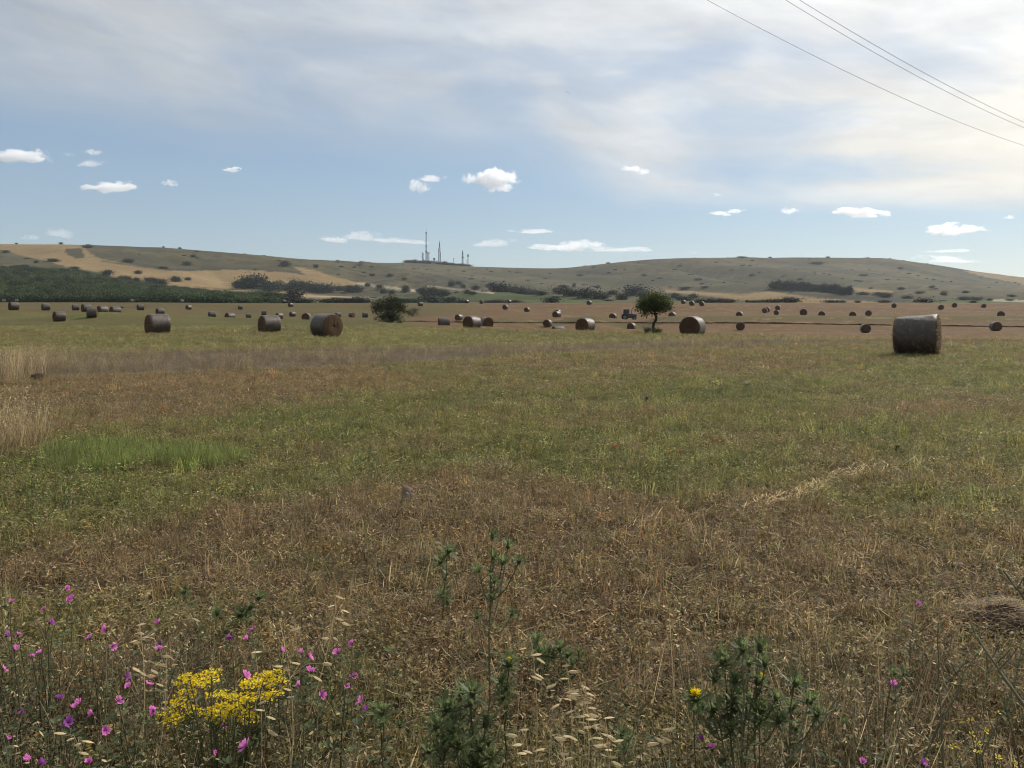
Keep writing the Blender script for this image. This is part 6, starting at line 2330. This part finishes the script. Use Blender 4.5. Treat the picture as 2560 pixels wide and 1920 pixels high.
# ------------------------------------------------------------------ bare stems on the right
def bare_plant(basepx, d, stems, label, seed, tips=True):
    rs = random.Random(seed)
    x0 = px_u(basepx) * d
    root = empty('bare_stemmed_weed', (x0, d, tz(x0, d)))
    O = root.location
    lf = MB()
    for st, r0 in stems:
        dd0 = d + rs.uniform(-.08, .08)
        pts = [at_px(*q6(x, y), dd0 + .05 * i) - O for i, (x, y) in enumerate(st)]
        first = pts[0]
        if first.z > 0:
            pts = [Vector((first.x + (first.x - pts[1].x) * .5, first.y - .03, -.02))] + pts
        fine = []
        for i in range(len(pts) - 1):
            for k in range(3):
                fine.append(pts[i].lerp(pts[i + 1], k / 3) + Vector((rs.uniform(-1, 1), rs.uniform(-1, 1), 0)) * .002)
        fine.append(pts[-1])
        mb = MB()
        mb.tube(fine, [r0 * (1 - .6 * i / len(fine)) for i in range(len(fine))], 6, (rs.uniform(.7, 1.3), rs.uniform(0, .25), 0))
        for k in range(4):
            i = rs.randrange(len(fine) // 2, len(fine))
            a = rs.uniform(0, 2 * PI)
            e = fine[i] + Vector((math.cos(a) * .05, math.sin(a) * .05, rs.uniform(.02, .07)))
            mb.tube([fine[i], fine[i].lerp(e, .6) + Vector((0, 0, -.006)), e], [r0 * .4, r0 * .3, r0 * .2], 4, (.8, .1, 0))
            lf.leaf(e, (rs.uniform(-1, 1), rs.uniform(-1, 1), .5), (0, 0, 1), .012, .007, (rs.uniform(.8, 1.5), rs.uniform(0, .6), 0))
        mb.build('stem', M['bare_stem'], root)
        if tips:
            for k in range(7):
                a = rs.uniform(0, 2 * PI)
                lf.leaf(fine[-1] + Vector((0, 0, -.01 * k * .5)), (math.cos(a), math.sin(a), rs.uniform(.2, 1)), (0, 0, 1), rs.uniform(.014, .03), .008, (rs.uniform(.7, 1.4), rs.uniform(0, .3), 0))
    lf.build('leaves', M['leaf_weed'], root)['kind'] = 'stuff'
    tag(root, label, 'weed', 'bare-stemmed weeds of the verge')


bare_plant(2000, 2.5, [([(760, 1290), (980, 1040), (1090, 860), (1130, 720), (1150, 600)], .0035), ([(900, 1290), (970, 1080), (1060, 930)], .003)], 'thin dark weed leaning away from the largest thistle', 831)
bare_plant(2175, 2.55, [([(1270, 1327), (1250, 1000), (1240, 700)], .0035)], 'straight dark single-stemmed weed beside the largest thistle', 832)
bare_plant(2355, 2.5, [([(1720, 1320), (1700, 1000), (1685, 800), (1685, 440)], .004), ([(1600, 1260), (1700, 1050), (1800, 880), (1840, 740), (1930, 620)], .004), ([(1530, 1230), (1470, 1090), (1420, 900), (1390, 700)], .0032)],
           'bare weed forking into three tall dark stems', 833)
bare_plant(2420, 2.45, [([(1780, 1320), (1920, 1130), (1990, 720)], .003), ([(1930, 1310), (2060, 1030), (2150, 820), (2200, 600)], .0033), ([(2180, 1300), (2110, 1000)], .003)], 'bare weed with slanting stems above small yellow flowers', 834)
bare_plant(2600, 2.2, [([(2350, 1120), (2212, 940), (2100, 790), (2040, 690), (1960, 580), (1890, 450)], .0055), ([(2420, 600), (2300, 400), (2212, 280), (2150, 200), (2080, 110)], .005)], 'thick green stalk leaning in from the right edge', 835)
bare_plant(1735, 2.6, [([(180, 880), (120, 720), (60, 540)], .0022)], 'thin stalk rising from the yellow thistle blossom', 836, False)
bare_plant(1900, 2.6, [([(590, 600), (600, 450), (620, 250)], .002)], 'thin upright stalk above the largest thistle', 837, False)

# small yellow flowers at the lower right
dF = 2.6
x0 = px_u(2480) * dF
fr = empty('yellow_rocket', (x0, dF, tz(x0, dF)))
tag(fr, 'loose plant with small pale yellow flowers at the lower right corner', 'plant')
rs = random.Random(91)
ms = MB()
for (x, y) in [(1975, 1100), (2050, 1265), (2150, 1295), (1810, 1265), (1775, 1195), (1885, 1040), (1890, 1120), (1920, 1230), (2055, 990), (1930, 1180), (2040, 1300), (1950, 1240)]:
    tip = at_px(*q6(x, y), dF + rs.uniform(-.08, .08))
    t = tip - fr.location
    ms.tube(curve((t.x * .4, 0, -.02), t, 5, .02, rs), [.0022, .002, .0018, .0016, .0014, .0012], 5, (1, 0, 0))
    blossom(fr, tip, rs.uniform(.010, .014), (rs.uniform(-.5, .6), rs.uniform(-.9, 0), .8), 'paleyellow', 4, 70, rs)
ms.build('stem', M['thistle_stem'], fr)

# poppies far out in the field
for i, (px, row, lab) in enumerate([(1538, 1118, 'small red poppy in the mown field, left of two'), (1702, 1131, 'orange-red poppy in the mown field beside green growth'), (1783, 1100, 'faint dark red poppy farthest right in the mown field')]):
    d = CAMH * F / (row - HOR) * .93
    x = px_u(px) * d
    r = empty('poppy', (x, d, tz(x, d)))
    tip = at_px(px, row, d)
    rs = random.Random(95 + i)
    t = tip - r.location
    ms = MB(); ms.tube(curve((0, 0, -.01), t, 4, .01, rs), .0025, 5); ms.build('stem', M['thistle_stem'], r)
    blossom(r, tip, .024, (rs.uniform(-.3, .3), -.9, .6), 'red', 4, 50, rs)
    tag(r, lab, 'poppy', 'poppies in the mown field')

# ------------------------------------------------------------------ stones, clods, straw heap
M['stone'] = plain_material('stone', (0.25, 0.19, 0.15), .95, .15, 0, 9.0, .4, .7)
M['stone_pale'] = plain_material('pale_stone', (0.30, 0.25, 0.21), .95, .15, 0, 9.0, .35, .7)
M['clod'] = plain_material('earth_clod', (0.075, 0.052, 0.040), .95, .05, 0, 9.0, .4, .9)
STONES = [
    (1020, 1258, 32, 42, 'stone', 'rounded grey-brown stone in the mown field', 'stone'), (1010, 1256, 46, 8, 'stone_pale', 'flat pale stone at the foot of the rounded stone', 'stone'),
    (95, 952, 44, 20, 'clod', 'dark earth clod among dry weeds near the left edge', 'clod'), (2243, 1126, 18, 13, 'clod', 'small dark clod in the mown field at right', 'clod'),
    (1616, 1010, 11, 17, 'clod', 'narrow upright dark clod in the mown field', 'clod'), (1865, 963, 26, 9, 'stone_pale', 'pale flat stone below the mown field middle', 'stone'),
    (891, 1287, 16, 8, 'stone_pale', 'tiny pale stone left of the rounded stone', 'stone'), (2395, 1418, 26, 12, 'stone_pale', 'pale pinkish stone by the right edge', 'stone'),
    (2048, 1082, 13, 9, 'stone_pale', 'small whitish stone in the mown field at right', 'stone'), (360, 1500, 24, 15, 'stone_pale', 'pale stone lying above the yellow clump', 'stone'),
    (1090, 1366, 26, 12, 'stone_pale', 'pale stone beside the small bluish thistle', 'stone'), (1165, 1418, 0, 0, None, None, None),
]
for i, (px, row, w, h, m, lab, cat) in enumerate(STONES):
    if m is None: continue
    d = depth_at(px, row, 2.5, 60)
    k = d / F
    import bmesh
    bm = bmesh.new()
    bmesh.ops.create_icosphere(bm, subdivisions=3, radius=1.0)
    co = np.array([v.co[:] for v in bm.verts])
    r_ = np.random.default_rng(50 + i)
    f = np.ones(len(co))
    for q in range(14):
        c = r_.normal(size=3); c /= np.linalg.norm(c)
        f += r_.uniform(-.3, .25) * np.clip(1 - (np.linalg.norm(co - c, axis=1) / .8) ** 2, 0, 1)
    f += .06 * r_.normal(size=len(co))
    for v, c, ff in zip(bm.verts, co, f):
        v.co = c * ff
    me = bpy.data.meshes.new('stone_shape'); bm.to_mesh(me); bm.free()
    me.polygons.foreach_set('use_smooth', [True] * len(me.polygons))
    x = px_u(px) * d
    o = obj('field_stone' if cat == 'stone' else 'earth_clod', me, M[m], loc=(x, d, tz(x, d) + h * k * .42), rot=(0, 0, r_.random() * 6), scl=(w * k / 2, w * k * .42, max(h * k * .55, .006)))
    tag(o, lab, cat, 'stones and clods in the field')

# heap of raked straw at the right edge
d = 4.2
x0 = px_u(2515) * d
root = empty('straw_heap', (x0, d, tz(x0, d)))
tag(root, 'tangled heap of grey straw and dark litter at the right edge', 'straw heap')
rs = random.Random(64)
mb = MB()
nu, nv = 20, 10
vs, fs = [], []
for i in range(nu):
    for j in range(nv):
        a = 2 * PI * i / nu; t = j / (nv - 1)
        r_ = .26 * (1 - t) ** .7 * (1 + .25 * math.sin(3 * a + 1) * .5 + rs.uniform(-.08, .08))
        vs.append((math.cos(a) * r_ * 1.1, math.sin(a) * r_ * .8, .14 * t ** .8 + rs.uniform(-.012, .012) - .02))
for i in range(nu):
    for j in range(nv - 1):
        i2 = (i + 1) % nu
        fs.append((i * nv + j, i2 * nv + j, i2 * nv + j + 1, i * nv + j + 1))
mb.face_block(vs, fs)
mb.build('litter_core', M['clod'], root, smooth=True)
mb = MB()
for i in range(620):
    a = rs.uniform(0, 2 * PI); r_ = .28 * math.sqrt(rs.random())
    z = .14 * (1 - r_ / .3) ** .6 + rs.uniform(-.01, .03)
    c = Vector((math.cos(a) * r_ * 1.15, math.sin(a) * r_ * .85, z))
    b = rs.gauss(.5, .8); L = rs.uniform(.05, .16)
    dv = Vector((math.cos(b), math.sin(b) * .6, rs.uniform(-.45, .3)))
    mb.blade(c - dv * L / 2, c + dv * L / 2, rs.uniform(.003, .006), rs.uniform(-.02, .02), Vector((0, 0, 1)), (rs.uniform(.25, 1.1), .15, 0), seg=3)
mb.build('loose_straw', M['straw'], root)['kind'] = 'stuff'

# broken stalks lying about
for i, (p0, p1, w, lab) in enumerate([((540, 1345), (630, 1425), .008, 'long pale broken stalk slanting in the mown field, left'), ((560, 1195), (602, 1232), .007, 'short pale stalk lying above the long broken one'),
                                      ((1570, 1893), (1790, 1912), .006, 'pale stalk lying along the bottom edge by the largest thistle')]):
    da = depth_at(p0[0], p0[1], 2, 30); db_ = depth_at(p1[0], p1[1], 2, 30)
    a = at_px(*p0, da * .985); b = at_px(*p1, db_ * .985)
    rs = random.Random(i)
    mb = MB()
    pts = [a.lerp(b, t / 6) + Vector((rs.uniform(-1, 1), rs.uniform(-1, 1), 0)) * .008 + Vector((0, 0, .012)) for t in range(7)]
    mb.tube(pts, [w * .5, w * .5, w * .5, w * .45, w * .4, w * .35, w * .2], 5, (1.2, .4, 0))
    for k in range(6):
        p = pts[rs.randrange(7)]
        mb.blade(p, p + Vector((rs.uniform(-.06, .06), rs.uniform(-.06, .06), rs.uniform(0, .05))), .006, .01, None, (1.2, .5, 0))
    o = mb.build('broken_stalk', M['straw'])
    tag(o, lab, 'stalk', 'broken stalks')

# ------------------------------------------------------------------ haze
HZ = 0.7e-4
m, t, out = mat_base('haze_air')
pv = t.node('ShaderNodeVolumePrincipled')
pv.inputs['Color'].default_value = (0.80, 0.90, 1.0, 1)
pv.inputs['Density'].default_value = HZ
pv.inputs['Anisotropy'].default_value = 0.35
t.l.new(pv.outputs[0], out.inputs['Volume'])
zmin = min(float(np.min([v.co.z for v in ground.data.vertices])), -3.0) - 1.0
hb = MB()
hb.box((0, 2020.0, (zmin + 205.0) / 2), (16000.0, 4300.0, 205.0 - zmin))
haze = hb.build('haze', m)
tag(haze, 'pale bluish air between the viewer and the hills', 'haze', None, 'stuff')
